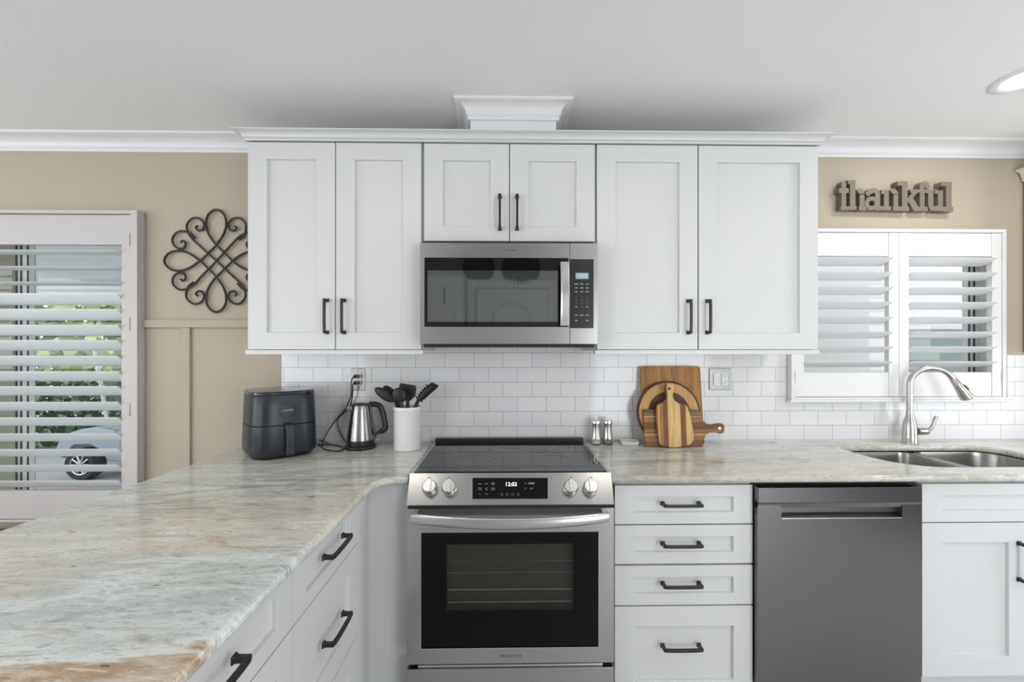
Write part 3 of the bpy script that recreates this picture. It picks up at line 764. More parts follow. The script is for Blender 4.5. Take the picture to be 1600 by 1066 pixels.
for px in (672, 702, 891.5, 922):
    p = onp(px, 763.5)
    b = B(Matrix.Translation(p) @ R3); b.lathe([(.0285, .0003), (.0285, .006), (.0265, .008), (.0255, .024), (.023, .028), (.001, .028)], (0, 0, 0), 36)
    k = done('knob', b, M_KNOB, cp, smooth=True)
    b = B(Matrix.Translation(p) @ R3); b.box(-.0065, .0065, -.0245, .0245, .0275, .036); done('grip', b, M_KNOB, k, bevel=.002)
    p2 = onp(px, 748); b = B(Matrix.Translation(p2) @ R3)
    b.tube([(-.006, -.005, .0004), (.006, -.005, .0004), (.006, .005, .0004), (-.006, .005, .0004), (-.006, -.005, .0004)], .0005, 4); b.lathe([(.0018, 0), (.0018, .0008)], (.003 if px > 800 else -.003, .002, 0), 8)
    b.box(-.0008, .0008, -.014, -.009, 0, .0006)
    done('burner_mark', b, M_INKD, cp)
done('gap_strip', B().box(x0+.004, x1-.004, YR+.012, -.6485, Z(795, 797, YR)-.012, zp1-.001), M_GAP, t)
# oven door
zd1, zd0 = Z(794.8, 797, YR), Z(1037, 797, YR)
wx0, wx1, wz1, wz0 = X(657.5, YR), X(935.5, YR), Z(832, 797, YR), Z(1013, 797, YR)
b = B().box(x0+.001, wx0, YR, YR+.045, zd0, zd1).box(wx1, x1-.001, YR, YR+.045, zd0, zd1).box(wx0, wx1, YR, YR+.045, wz1, zd1).box(wx0, wx1, YR, YR+.045, zd0, wz0)
od = done('oven_door', b, M_STEEL, t, bevel=0)
ix0, ix1, iz1, iz0 = X(697.5, YR), X(896, YR), Z(851, 797, YR), Z(955.5, 797, YR)
b = B().box(wx0, ix0, YR+.003, YR+.008, wz0, wz1).box(ix1, wx1, YR+.003, YR+.008, wz0, wz1).box(ix0, ix1, YR+.003, YR+.008, iz1, wz1).box(ix0, ix1, YR+.003, YR+.008, wz0, iz0)
done('door_glass', b, M_DGLASS, od)
done('window_glass', B().box(ix0, ix1, YR+.0035, YR+.0075, iz0, iz1), M_OVENG, od)
b = B()
for p, q_ in (((wx0, wz0), (wx1, wz0)), ((wx1, wz0), (wx1, wz1)), ((wx0, wz1), (wx0, wz0))): b.tube([(p[0], YR, p[1]), (q_[0], YR, q_[1])], .0016, 6)
done('glass_bezel', b, M_CHROME, od)
# cavity
b = B(); cy0, cy1 = YR+.050, YR+.052
gx0, gx1, gz0, gz1 = ix0-.02, ix1+.02, iz0-.03, iz1+.03
o_ = .004
b.box(gx0-o_, gx0, -.6475+.0, -.20, gz0, gz1)
done_cav = B()
dcm = mat('oven_enamel', (.045, .044, .038), .45)
bb = B()
bb.box(gx0-.004, gx0, YR+.009, YR+.044, gz0, gz1).box(gx1, gx1+.004, YR+.009, YR+.044, gz0, gz1).box(gx0, gx1, YR+.009, YR+.044, gz0-.004, gz0).box(gx0, gx1, YR+.009, YR+.044, gz1, gz1+.004)
b.bm.free(); done_cav.bm.free()
# the racks hang close behind the glass inside the door's depth
done('oven_liner', bb, dcm, od)
done('oven_back', B().box(gx0, gx1, YR+.0405, YR+.044, gz0, gz1), dcm, od)
rb = B()
for py in (877.5, 895, 921.5, 941):
    z = Z(py, 797, YR+.02); rb.tube([(gx0+.003, YR+.022, z), (gx1-.003, YR+.022, z)], .0018 if py > 900 else .001, 6)
done('oven_rack', rb, M_CHROME, od)
text('brand_lettering', 'FRIGIDAIRE', .0125, (X(798, YR), YR-.0006, Z(1025.5, 798, YR)), M_INKD, od, space=1.25)
# door handle: wide bowed bar
b = B(); hp = []
hx0, hx1 = X(640, YR-.05), X(953.5, YR-.05)
rings = []
for i in range(33):
    s = i/32; u = 2*s-1; x = hx0+(hx1-hx0)*s
    zc_ = Z(815.5, 797, YR-.05)+.011*(u*u)-.003; yo = YR-.034-.026*(1-u*u)
    hh = .0205*(1-.12*u*u); dd_ = .011
    if i in (0, 32): hh *= .8; dd_ *= .7
    rings.append([(x, yo+dd_*math.cos(a), zc_+hh*math.sin(a)) for a in [2*PI*k/16 for k in range(16)]])
b.loft(rings)
for xx in (hx0+.008, hx1-.008): b.box(xx-.010, xx+.010, YR-.036, YR-.0002, Z(815.5, 797, YR-.05)-.004, Z(815.5, 797, YR-.05)+.018)
done('oven_handle', b, M_HAND, od, smooth=True, ang=60)
# warming drawer
zw = Z(1045, 797, YR)
dw = done('storage_drawer', B().box(x0+.001, x1-.001, YR, YR+.04, .09, zw), M_STEEL, t, bevel=.002)
done('drawer_grip', B().box(x0+.04, x1-.04, YR+.006, YR+.02, zw+.0005, zd0-.008), M_HAND, t, bevel=.003)
done('kick_plate', B().box(x0+.01, x1-.01, YR+.06, YR+.05, 0, .0885), M_GAP, t)

# ------------------------------------------------------------------ microwave
YM = -.440
x0, x1 = X(656.3, YM), X(933.6, YM); xs_ = X(890.3, YM)
zm1, zm0 = Z(380, 795, YM), Z(537.5, 795, YM)
t = thing('microwave', 'stainless steel over-the-range microwave between the wall cabinets', 'microwave', ((x0+x1)/2, -.22, zm0))
done('body', B().box(x0+.004, x1-.004, YM+.045, -.010, zm0-.004, MZ-.002), M_GAP, t)
wx0, wx1, wz1, wz0 = X(663, YM), X(888.5, YM), Z(403, 795, YM), Z(511, 795, YM)
b = B().box(x0, xs_-.001, YM, YM+.044, wz1, zm1).box(x0, xs_-.001, YM, YM+.044, zm0, wz0).box(x0, wx0, YM, YM+.044, wz0, wz1).box(wx1, xs_-.001, YM, YM+.044, wz0, wz1)
md = done('door', b, M_STEELM, t)
done('door_glass', B().box(wx0, wx1, YM+.0015, YM+.008, wz0, wz1), M_MWGLASS, md)
done('window_screen', B().box(X(668, YM), X(872, YM), YM+.0012, YM+.0014, Z(503, 795, YM), Z(423, 795, YM)), M_MWIN, md)
text('brand_lettering', 'Whirlpool', .016, (X(797, YM), YM-.0006, Z(391, 797, YM)), M_INKD, md, sx=.85, shear=.2)
b = B(); b.tube([(X(797, YM)-.026+.052*k/14, YM-.001, Z(392, 797, YM)+.009*math.sin(2*PI*k/14)) for k in range(15)], .0006, 5)
done('brand_swoosh', b, M_INK, md)
# handle
hxa, hxb = X(876, YM-.04), X(889.5, YM-.04); rings = []
for i in range(25):
    s = i/24; u = 2*s-1; z = Z(509, 880, YM-.03)+(Z(409.5, 880, YM-.03)-Z(509, 880, YM-.03))*s
    yo = YM-.030-.022*(1-u*u)
    rings.append([(hxa, yo+.006, z), (hxa, yo, z), (hxa+.006, yo-.006, z), (hxb-.006, yo-.006, z), (hxb, yo, z), (hxb, yo+.006, z)])
b = B(); b.loft(rings)
z_a, z_b = Z(509, 880, YM-.03), Z(409.5, 880, YM-.03)
for z in (z_a+.001, z_b-.013): b.box(hxa+.004, hxb-.004, YM-.030, YM-.0003, z, z+.012)
done('door_handle', b, M_HAND, md, smooth=True, ang=40)
b = B().box(xs_+.001, x1, YM, YM+.044, Z(405, 912, YM), zm1+.0005).box(xs_+.001, x1, YM, YM+.044, zm0, Z(513, 912, YM)).box(X(927.5, YM), x1, YM, YM+.044, Z(513, 912, YM), Z(405, 912, YM))
cp = done('control_panel', b, M_STEELM, t)
done('keypad', B().box(xs_+.001, X(927.5, YM), YM+.0012, YM+.02, Z(513, 912, YM), Z(405, 912, YM)), mat('keypad_black', (.022, .024, .026), .2), cp)
done('display', B().box(X(899.5, YM), X(919.5, YM), YM+.0004, YM+.0011, Z(436, 910, YM), Z(426.5, 910, YM)), M_LCD, cp)
text('display_digits', '12:02', .018, (X(909.5, YM), YM+.0002, Z(431.3, 910, YM)), M_PLATE, cp, ext=.0001)
for i, row in enumerate(('123', '456', '789')):
    for j, s in enumerate(row): text('key_digit', s, .008, (X(900.5+j*8.6, YM), YM+.001, Z(464.5+i*5, 910, YM)), M_INK, cp, ext=.0002)
text('key_digit', '0', .008, (X(909.1, YM), YM+.001, Z(479.5, 910, YM)), M_INK, cp, ext=.0002)
b = B()
for py, ws in ((444, (6, 5, 4)), (450, (4, 5, 4)), (456, (4, 4, 5)), (479.5, (4, 0, 4)), (492.5, (5, 6, 5)), (501, (4, 0, 4))):
    for j, ww in enumerate(ws):
        if ww: b.box(X(900.5+j*8.6-ww/2, YM), X(900.5+j*8.6+ww/2, YM), YM+.0006, YM+.0011, Z(py+.7, 910, YM), Z(py-.7, 910, YM))
done('key_marks', b, M_INK, cp)
b = B().box(x0+.012, x1-.012, YM+.02, YM+.0445, Z(543, 795, YM), zm0-.0005); done('vent_strip', b, M_GAP, t)
b = B().box(x0+.03, x0+.26, YM+.08, YM+.30, zm0-.012, zm0-.0045).box(x1-.26, x1-.03, YM+.08, YM+.30, zm0-.012, zm0-.0045); done('grease_filter', b, M_HAND, t)

# ------------------------------------------------------------------ outlets
def plate(name, label, pxa, pxb, pya, pyb, gang, yw=-.008):
    x0, x1, z1, z0 = X(pxa, yw), X(pxb, yw), Z(pya, pxa, yw), Z(pyb, pxa, yw)
    t = thing(name, label, 'outlet', ((x0+x1)/2, yw, (z0+z1)/2))
    pl = done('cover_plate', B().box(x0, x1, yw-.006, yw-.0002, z0, z1), mat('plate_steel', (.33, .33, .33), .38, 1) if 'plate_steel' not in MATS else MATS['plate_steel'], t, bevel=.0025, label='polished steel cover plate')
    n = len(gang)
    for i, g in enumerate(gang):
        c = x0+(x1-x0)*(.5 if n == 1 else (.32, .70)[i]); zc = (z0+z1)/2
        if g == 'switch':
            done('rocker_switch', B().box(c-.0165, c+.0165, yw-.010, yw-.0061, zc-.033, zc+.033), M_PLATE, t, bevel=.002)
        else:
            o = done('receptacle', B().box(c-.0165, c+.0165, yw-.009, yw-.0061, zc-.033, zc+.033), M_PLATE, t, bevel=.002)
            b = B()
            for dz in (-.017, .017):
                for dx in (-.006, .006): b.box(c+dx-.0012, c+dx+.0012, yw-.0094, yw-.0088, zc+dz, zc+dz+.008)
                b.lathe([(.0024, -.0088), (.0024, -.0094)], (c, yw, zc+dz-.006), 10, 'Y')
            done('slots', b, M_GAP, o)
        b = B()
        for dz in (-.047, .047): b.lathe([(.0032, -.0062), (.0030, -.0072), (.001, -.0074)], (c, yw, zc+dz), 12, 'Y')
        done('screws', b, M_INK, t)
    return (x0+x1)/2, (z0+z1)/2
ox, oz = plate('wall_outlet', 'wall outlet in a steel plate with two black plugs, above the kettle', 549, 570.5, 575.5, 610.5, ('outlet',))
plate('switch_outlet', 'double steel wall plate with a white switch and an outlet, right of the cutting boards', 1107.5, 1141.5, 575.5, 609.5, ('switch', 'outlet'))

# ------------------------------------------------------------------ window shutters
def ellipse_blade(b, xa, xb, yc, zc, ang, w=.089, th=.011):
    """front edge rises by ang"""
    pts = []
    for k in range(14):
        a = 2*PI*k/14; u = w/2*math.cos(a); v_ = th/2*math.sin(a)
        pts.append((u*math.cos(ang)+v_*math.sin(ang), -u*math.sin(ang)+v_*math.cos(ang)))   # u towards +y goes down
    b.loft([[(x, yc+p[0], zc+p[1]) for p in pts] for x in (xa, xb)])
def shutter_panel(parent, xa, xb, z0, z1, yf, st, zr0, zr1, lou, m, stl=None, str_=None, thick=.028):
    """lou: list of (z centre, angle)"""
    stl = stl or st; str_ = str_ or st
    b = B().box(xa, xa+stl, yf, yf+thick, z0, z1).box(xb-str_, xb, yf, yf+thick, z0, z1).box(xa+stl, xb-str_, yf+.003, yf+thick, z0, zr0).box(xa+stl, xb-str_, yf+.003, yf+thick, zr1, z1)
    p = done('shutter_panel', b, m, parent, bevel=.0015)
    for z, a in lou:
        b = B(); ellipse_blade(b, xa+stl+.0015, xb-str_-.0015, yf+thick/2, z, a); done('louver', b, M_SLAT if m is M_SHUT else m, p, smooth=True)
    return p
# left window shutter
YS = -.050
fz1 = Z(328, 150, YS); fx1 = X(214, YS); fx0 = -3.46; fz0 = Z(816, 100, YS)
t = thing('window_shutter', 'large white plantation shutter over the window at the left edge, louvers partly open', 'shutter', ((fx0+fx1)/2, 0, fz0))
b = B(); fw = .036
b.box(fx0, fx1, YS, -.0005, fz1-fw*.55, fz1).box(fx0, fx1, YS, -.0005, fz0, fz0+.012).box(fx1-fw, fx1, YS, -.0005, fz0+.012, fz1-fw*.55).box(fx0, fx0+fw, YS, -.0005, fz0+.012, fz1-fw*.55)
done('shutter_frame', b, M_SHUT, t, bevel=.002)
pf = YS+.006
px1 = fx1-fw-.002; pz1, pz0 = Z(335.5, 150, pf), fz0+.014
zr1, zr0 = Z(382, 100, pf), Z(767.5, 100, pf)
lv = []
cs = [394.5, 419.5, 443.5, 468, 492, 516.5, 540, 564, 588, 611, 635, 659, 683.5, 707.5, 732, 756]
for i, py in enumerate(cs):
    lv.append((Z(py, 90, YS+.02), math.radians(3 if i < 3 else 38)))
pl = X(-55, pf)
stile = px1-X(189.5, pf)
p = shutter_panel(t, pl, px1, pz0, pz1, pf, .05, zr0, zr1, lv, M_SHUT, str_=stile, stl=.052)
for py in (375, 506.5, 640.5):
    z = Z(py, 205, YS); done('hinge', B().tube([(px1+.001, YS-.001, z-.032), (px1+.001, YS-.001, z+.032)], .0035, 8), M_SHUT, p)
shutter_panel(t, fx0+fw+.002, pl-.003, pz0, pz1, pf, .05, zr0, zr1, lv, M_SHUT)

# right window shutters
YS = -.045
fx0, fx1 = X(1237, YS), X(1562, YS)+.0
fx1 = X(1573, YS); fz1, fz0 = Z(357.5, 1420, YS), Z(624.5, 1400, YS)
t = thing('window_shutter', 'two-panel white plantation shutter over the sink window', 'shutter', ((fx0+fx1)/2, 0, fz0))
fw = .020
b = B().box(fx0, fx1, YS, -.0085, fz1-fw*.9, fz1).box(fx0, fx1, YS, -.0085, fz0, fz0+.013).box(fx0, fx0+fw, YS, -.0085, fz0+.013, fz1-fw*.9).box(fx1-fw, fx1, YS, -.0085, fz0+.013, fz1-fw*.9)
done('shutter_frame', b, M_TRIM, t, bevel=.002)
done('sill', B().box(fx0-.008, fx1+.045, YS-.002, -.0085, fz0-.014, fz0-.0005), M_TRIM, t, bevel=.003)
pf = YS+.004
xmid = X(1405, pf); zr1, zr0 = Z(400, 1340, pf), Z(582, 1340, pf)
lv = [(Z(py, 1400, YS+.02)-.006, math.radians(21)) for py in (412, 435, 458, 480.5, 503.5, 526.5, 549.5, 571.5)]
lv = [(Z(401.5+k*23.25+(0), 1400, YS-.02)-.018, math.radians(21)) for k in range(8)]
pa = shutter_panel(t, fx0+fw+.002, xmid-.001, fz0+.015, fz1-fw*.9-.002, pf, .05, zr0, zr1, lv, M_TRIM, stl=X(1256, pf)-fx0-fw, str_=xmid-X(1389.5, pf))
pb = shutter_panel(t, xmid+.001, fx1-fw-.002, fz0+.015, fz1-fw*.9-.002, pf, .05, zr0, zr1, lv, M_TRIM, stl=X(1420, pf)-xmid, str_=fx1-fw-X(1551, pf))
for z in (fz0+.12, fz1-.12):
    done('hinge', B().tube([(fx0+fw+.001, YS-.001, z-.03), (fx0+fw+.001, YS-.001, z+.03)], .003, 8), M_TRIM, pa)
    done('hinge', B().tube([(fx1-fw-.001, YS-.001, z-.03), (fx1-fw-.001, YS-.001, z+.03)], .003, 8), M_TRIM, pb)

# window sashes
M_ALU = mat('white_window_frame', (.70, .71, .69), .4); M_GASK = mat('dark_gasket', (.05, .06, .055), .5)
def window(name, W, meet, y=.09):
    x0, x1, z0, z1 = W
    b = B().box(x0, x1, y-.02, y+.05, z0, z0+.035).box(x0, x1, y-.02, y+.05, z1-.035, z1).box(x0, x0+.03, y-.02, y+.05, z0+.035, z1-.035).box(x1-.03, x1, y-.02, y+.05, z0+.035, z1-.035)
    o = struct(name, b, M_ALU, bevel=.002)
    a, c = meet
    done('jamb_liner', B().box(x0+.0005, x0+.006, .0005, y-.0205, z0, z1).box(x1-.006, x1-.0005, .0005, y-.0205, z0, z1).box(x0+.006, x1-.006, .0005, y-.0205, z0+.0005, z0+.006).box(x0+.006, x1-.006, .0005, y-.0205, z1-.006, z1-.0005), M_ALU, o)
    done('sash_stile', B().box(a, c, y-.015, y+.02, z0+.035, z1-.035), M_ALU, o, bevel=.002)
    b = B()
    for q in (a-.004, a+(c-a)*.35, c-.002): b.box(q, q+.010, y-.0175, y-.0155, z0+.035, z1-.035)
    done('gasket', b, M_GASK, o)
    done('pane', B().box(x0+.03, x1-.03, y+.006, y+.010, z0+.035, z1-.035), M_PANE, o)
    return o
window('window_1', (W1[0], W1[1], W1[2], W1[3]), (X(31, .09), X(48, .09)))
window('window_2', W2, (X(1509, .09), X(1528, .09)))

# ------------------------------------------------------------------ wall ornament
oc = Vector((X(337.8, -.014), -.014, Z(407.8, 337.8, -.014)))
t = thing('wall_ornament', 'black wrought iron scrollwork wall ornament left of the cabinets', 'wall decor', tuple(oc))
sc = (2.231/660)/5.92
def orn(pts, q, mir=False):
    out = []
    for x, y in pts:
        if mir: x, y = -y, -x
        for _ in range(q): x, y = -y, x
        out.append((x*sc, 0, y*sc))
    return out
loop = [(0, 145), (-62, 235), (-90, 320), (-84, 395), (-48, 448), (0, 468), (48, 448), (84, 395), (90, 320), (62, 235), (0, 145)]
scroll = [(-70, 64), (-140, 130), (-215, 200), (-258, 270), (-262, 335), (-215, 388), (-155, 388), (-112, 345), (-118, 292), (-158, 276), (-184, 303), (-165, 322)]
scroll2 = [(-205, 193), (-258, 245), (-268, 335), (-215, 390), (-155, 388), (-112, 345), (-118, 292), (-158, 276), (-184, 303), (-165, 322)]
M_IRON = mat('dark_bronze_iron', (.022, .018, .014), .45)
for q in range(4):
    done('loop', B().tube(smoothpath(orn(loop, q), 6), .0058, 8), M_IRON, t, smooth=True, world=False)
    done('scroll', B().tube(smoothpath(orn(scroll, q), 6), .0055, 8), M_IRON, t, smooth=True, world=False)
    done('scroll', B().tube(smoothpath(orn(scroll2, q, True), 6), .0055, 8), M_IRON, t, smooth=True, world=False)
b = B()
for a, c in (((0, 145), (-145, 0)), ((-145, 0), (0, -145)), ((0, -145), (145, 0)), ((145, 0), (0, 145)), ((-72, 66), (72, -66)), ((-66, -72), (66, 72))):
    b.tube([(a[0]*sc, .002, a[1]*sc), (c[0]*sc, .002, c[1]*sc)], .0052, 8)
done('lattice', b, M_IRON, t, smooth=True, world=False)

# ------------------------------------------------------------------ word sign
ysf = -.036
def sp_(x, y): return (X(1290+x/7.62, ysf), Z(270+y/7.62, 1290+x/7.62, ysf))
letters = {
 't': dict(r=[(190, 245, 110, 420), (160, 275, 185, 240), (180, 300, 400, 442)], p=[[(190, 190), (205, 150), (245, 95), (245, 190)]]),
 'h': dict(r=[(262, 355, 88, 132), (290, 355, 88, 442), (270, 370, 400, 442), (405, 462, 260, 445), (395, 482, 400, 447)], a=[(400, 252, 62, 5, 0, 130)]),
 'a': dict(r=[(590, 648, 262, 445), (590, 702, 398, 447)], a=[(568, 262, 80, 22, 0, 165), (548, 365, 84, 34, 0, 360)], c=[(505, 248, 30)]),
 'n': dict(r=[(660, 750, 207, 255), (692, 750, 207, 450), (680, 778, 402, 450), (805, 862, 262, 450), (795, 885, 402, 452)], a=[(800, 255, 62, 4, 0, 135)]),
 'k': dict(r=[(850, 970, 105, 155), (905, 970, 105, 455), (870, 990, 405, 455), (1000, 1125, 202, 238)], p=[[(965, 320), (1040, 215), (1105, 215), (985, 370)], [(975, 330), (1025, 285), (1120, 440), (1040, 455)]]),
 'f': dict(r=[(1116, 1172, 160, 455), (1060, 1240, 202, 240), (1050, 1208, 407, 457)], a=[(1175, 165, 60, 6, 30, 180)], c=[(1207, 168, 29)]),
 'u': dict(r=[(1215, 1275, 207, 400), (1180, 1275, 207, 245), (1330, 1388, 215, 458), (1290, 1388, 215, 255), (1330, 1420, 410, 460)], a=[(1290, 385, 75, 20, 180, 340)]),
 'l': dict(r=[(1365, 1490, 113, 162), (1425, 1490, 113, 465), (1395, 1508, 408, 466)]),
}
t = thing('word_sign', 'brown-grey wooden word sign reading thankful above the sink window', 'sign', (X(1397, 0), 0, Z(306, 1397, 0)))
PC = 0
for k_, g in letters.items():
    b = B()
    def pr(pts, new=True):
        global PC
        if new: PC += 1
        f_ = ysf-.00012*(PC % 60)
        b.prism([sp_(*p) for p in pts], lambda u, v: (u, f_, v), lambda u, v: (u, -.004, v))
    for (a0, a1, c0, c1) in g.get('r', []): pr([(a0, c0), (a1, c0), (a1, c1), (a0, c1)])
    for p_ in g.get('p', []): pr(p_)
    for cx_, cy_, R1, r0, a0, a1 in g.get('a', []):
        n = 18
        for i in range(n):
            s0, s1 = math.radians(a0+(a1-a0)*i/n), math.radians(a0+(a1-a0)*(i+1)/n)
            pr([(cx_+R1*math.cos(s0), cy_-R1*math.sin(s0)), (cx_+R1*math.cos(s1), cy_-R1*math.sin(s1)), (cx_+r0*math.cos(s1), cy_-r0*math.sin(s1)), (cx_+r0*math.cos(s0), cy_-r0*math.sin(s0))], i == 0)
    for cx_, cy_, R1 in g.get('c', []): pr([(cx_+R1*math.cos(2*PI*i/16), cy_+R1*math.sin(2*PI*i/16)) for i in range(16)])
    done('letter', b, M_SIGN, t)

# ------------------------------------------------------------------ air fryer
t = thing('air_fryer', 'charcoal air fryer with basket handle at the left end of the counter', 'air fryer', (-1.075, -.215, CT), math.radians(40))
def sup(hw, hd, z, n=3.6, seg=64, grow=0):
    out = []
    for i in range(seg):
        a = 2*PI*i/seg; c_, s_ = math.cos(a), math.sin(a)
        out.append((math.copysign(abs(c_)**(2/n), c_)*(hw+grow), math.copysign(abs(s_)**(2/n), s_)*(hd+grow), z))
    return out
HW, HD = .146, .160
def wat(z): return (HW*(1-.07*max(0, (z-.04))/.26), HD*(1-.05*max(0, (z-.04))/.26))
def ring(z, g=0): a, c = wat(z); return sup(a+g, c+g, z)
L_ = dict(world=False)
done('foot', B().loft([ring(.0, -.022), ring(.006, -.018), ring(.014, -.014)]), M_BLKP, t, smooth=True, **L_)
done('basket', B().loft([ring(.0142, -.012), ring(.022, -.003), ring(.035, 0), ring(.148, 0), ring(.149, -.002)]), M_FRY, t, smooth=True, **L_)
done('housing', B().loft([ring(.1495, -.003), ring(.152, 0), ring(.22, 0), ring(.280, 0), ring(.284, -.002)]), M_FRY, t, smooth=True, **L_)
done('lid', B().loft([ring(.2845, -.001), ring(.288, .001), ring(.2965, 0), ring(.2995, -.004), ring(.300, -.008)]), M_FRYD, t, smooth=True, label='glossy black lid', **L_)
yfz = lambda z: -wat(z)[1]
b = B(); b.tube([(.033*math.cos(2*PI*k/40), yfz(.215+.033*math.sin(2*PI*k/40))+.0004, .215+.033*math.sin(2*PI*k/40)) for k in range(41)], .0016, 6, False)
done('badge_ring', b, M_BLKP, t, **L_)
text('brand_lettering', 'COSORI', .0125, (0, yfz(.215)-.0012, .2145), M_CHROME, t, world=False, sx=1.05)
hb = [[(-.019, -HD+.012, .160), (.019, -HD+.012, .160), (.019, -HD+.012, .130), (-.019, -HD+.012, .130)],
      [(-.017, -HD-.030, .157), (.017, -HD-.030, .157), (.017, -HD-.030, .135), (-.017, -HD-.030, .135)]]
hd = done('handle_mount', B().loft(hb), M_BLKP, t, bevel=.003, **L_)
done('basket_handle', B().loft([[(-w_, y-.008, z), (w_, y-.008, z), (w_, y+.008, z), (-w_, y+.008, z)] for w_, y, z in ((.014, -HD-.034, .020), (.017, -HD-.040, .028), (.0165, -HD-.041, .09), (.0165, -HD-.036, .150), (.015, -HD-.032, .158))]), M_FRY, t, bevel=.005, seg=3, label='dark grey vertical handle', **L_)

# ------------------------------------------------------------------ kettle
ky = -.135; kx = X(563.5, ky)
t = thing('kettle', 'stainless steel electric kettle with black handle on the counter below the outlet', 'kettle', (kx, ky, CT), math.radians(14))
done('base', B().lathe([(.074, 0), (.076, .004), (.075, .014), (.068, .018)], (0, 0, 0), 40), M_BLKP, t, smooth=True, **L_)
done('collar', B().lathe([(.066, .0185), (.0665, .022), (.0660, .044)], (0, 0, 0), 40), M_BLKP, t, smooth=True, **L_)
done('jug', B().lathe([(.0662, .0445), (.0655, .06), (.056, .13), (.047, .190), (.0445, .206), (.043, .212)], (0, 0, 0), 48), steel('kettle_steel', .35, .24, (1, 1, .99), (1, 1, .1)), t, smooth=True, **L_)
done('lid', B().lathe([(.0425, .2125), (.042, .218), (.034, .222), (.001, .223)], (0, 0, 0), 40), M_BLKP, t, smooth=True, **L_)
b = B(); b.prism([(-.050, .178), (-.068, .205), (-.058, .210), (-.040, .208)], lambda u, v: (u, -.014, v), lambda u, v: (u, .014, v)); done('pour_spout', b, MATS['kettle_steel'], t, bevel=.003, **L_)
hp = smoothpath([(.040, 0, .214), (.070, 0, .2135), (.094, 0, .200), (.108, 0, .160), (.117, 0, .105), (.112, 0, .085), (.085, 0, .072), (.066, 0, .066)], 6)
b = B()
rings = []
for i, p_ in enumerate(hp):
    a = Vector(hp[max(i-1, 0)]); c_ = Vector(hp[min(i+1, len(hp)-1)]); tt = (c_-a).normalized(); nn = Vector((-tt.z, 0, tt.x))
    wd = .014 if i < len(hp)-8 else .008; P = Vector(p_)
    rings.append([tuple(P+nn*wd*math.cos(q)+Vector((0, 1, 0))*.0125*math.sin(q)) for q in [2*PI*k/12 for k in range(12)]])
b.loft(rings)
done('handle', b, M_BLKP, t, smooth=True, **L_)
b = B(); b.loft([[(r_+.000, -.013, z), (r_+.012, -.010, z), (r_+.012, .010, z), (r_, .013, z)] for r_, z in ((.062, .046), (.060, .06), (.050, .13), (.041, .19), (.038, .211))])
done('water_gauge', b, M_BLKP, t, bevel=.002, **L_)
done('power_switch', B().box(.070, .088, -.006, .006, .034, .040), M_CHROME, t, bevel=.001, **L_)

# ------------------------------------------------------------------ cords with plugs
def cord(label, plugz, pts, rad=.0032):
    t = thing('power_cord', label, 'cord', (ox, -.04, oz), 0, 'power cords at the outlet')
    pl_ = B().box(ox-.012, ox+.012, -.046, -.0172, plugz-.009, plugz+.009)
    done('plug', pl_, M_BLKP, t, bevel=.003)
    done('cable', B().tube(smoothpath(pts, 8), rad, 8), M_BLKP, t, smooth=True)
zs = oz+.017; zl = oz-.017
def P(px, py, y): return (X(px, y), y, Z(py, px, y))
cord('black power cord looping from the outlet top down to the air fryer', zs,
     [(ox, -.046, zs), (ox-.008, -.060, zs-.002), (ox-.018, -.062, zs-.03), P(548, 620, -.055), P(537, 643, -.05), P(522, 660, -.055), P(507, 684, -.07), (X(503, -.13), -.13, CT+.0045), (X(513, -.20), -.20, CT+.0045), (X(530, -.22), -.22, CT+.0045), (X(536, -.15), -.15, CT+.0045), (X(520, -.085), -.085, CT+.0045), (X(497, -.08), -.08, CT+.0045), (-.90, -.075, CT+.006), (-.945, -.085, CT+.03)])
cord('black power cord hanging from the outlet bottom to the kettle base', zl,
     [(ox, -.046, zl), (ox-.010, -.058, zl-.004), (ox-.014, -.052, zl-.05), P(547.5, 634, -.035), P(538, 645, -.035), P(528, 655, -.035), P(529, 670, -.035), P(534, 681, -.04), (X(541, -.055), -.055, CT+.012), (kx-.072, ky+.035, CT+.0045)])

# ------------------------------------------------------------------ utensil crock
uy = -.165; ux = X(636.5, uy)
t = thing('utensil_crock', 'white ceramic utensil crock full of black utensils, left of the range', 'crock', (ux, uy, CT))
done('pot', B().lathe([(.062, 0), (.0655, .004), (.0655, .190), (.068, .196), (.0685, .206), (.066, .210), (.062, .209), (.060, .200), (.0595, .012), (.001, .010)], (ux, uy, CT), 48, cap=True), M_CER, t, smooth=True)
def utensil(name, label, cat, bx, by, tx, ty_, tz, head, lean=0):
    """foot of the handle at bx,by in the crock; the handle tip at tx,ty,tz"""
    base = Vector((ux+bx, uy+by, CT+.016)); tip = Vector(tx if isinstance(tx, tuple) else (tx, ty_, tz))
    t = thing(name, label, cat, tuple(base), 0, 'black cooking utensils in the crock')
    done('handle', B().tube([tuple(base), tuple(tip)], .0052, 10), M_HAND, t, smooth=True)
    d = (tip-base).normalized(); u = Vector((1, 0, 0)); u = (u-d*u.dot(d)).normalized(); n_ = d.cross(u)
    R = Matrix((u, n_, d)).transposed()
    b = B(Matrix.Translation(tip) @ Matrix.Rotation(-lean, 4, 'Y') @ R.to_4x4())
    done('neck', B(Matrix.Translation(tip) @ R.to_4x4()).lathe([(.0075, -.05), (.0085, -.01), (.007, .012)], (0, 0, 0), 12), M_NYLON, t, smooth=True)
    head(b); done('head', b, M_NYLON, t, smooth=True, ang=50)
def h_spoon(w, l, ang=0):
    def f(b):
        R = Matrix.Rotation(ang, 3, 'Z'); b.ell((0, 0, l*.5+.003), w/2, .009, l/2, 20, 12, R)
    return f
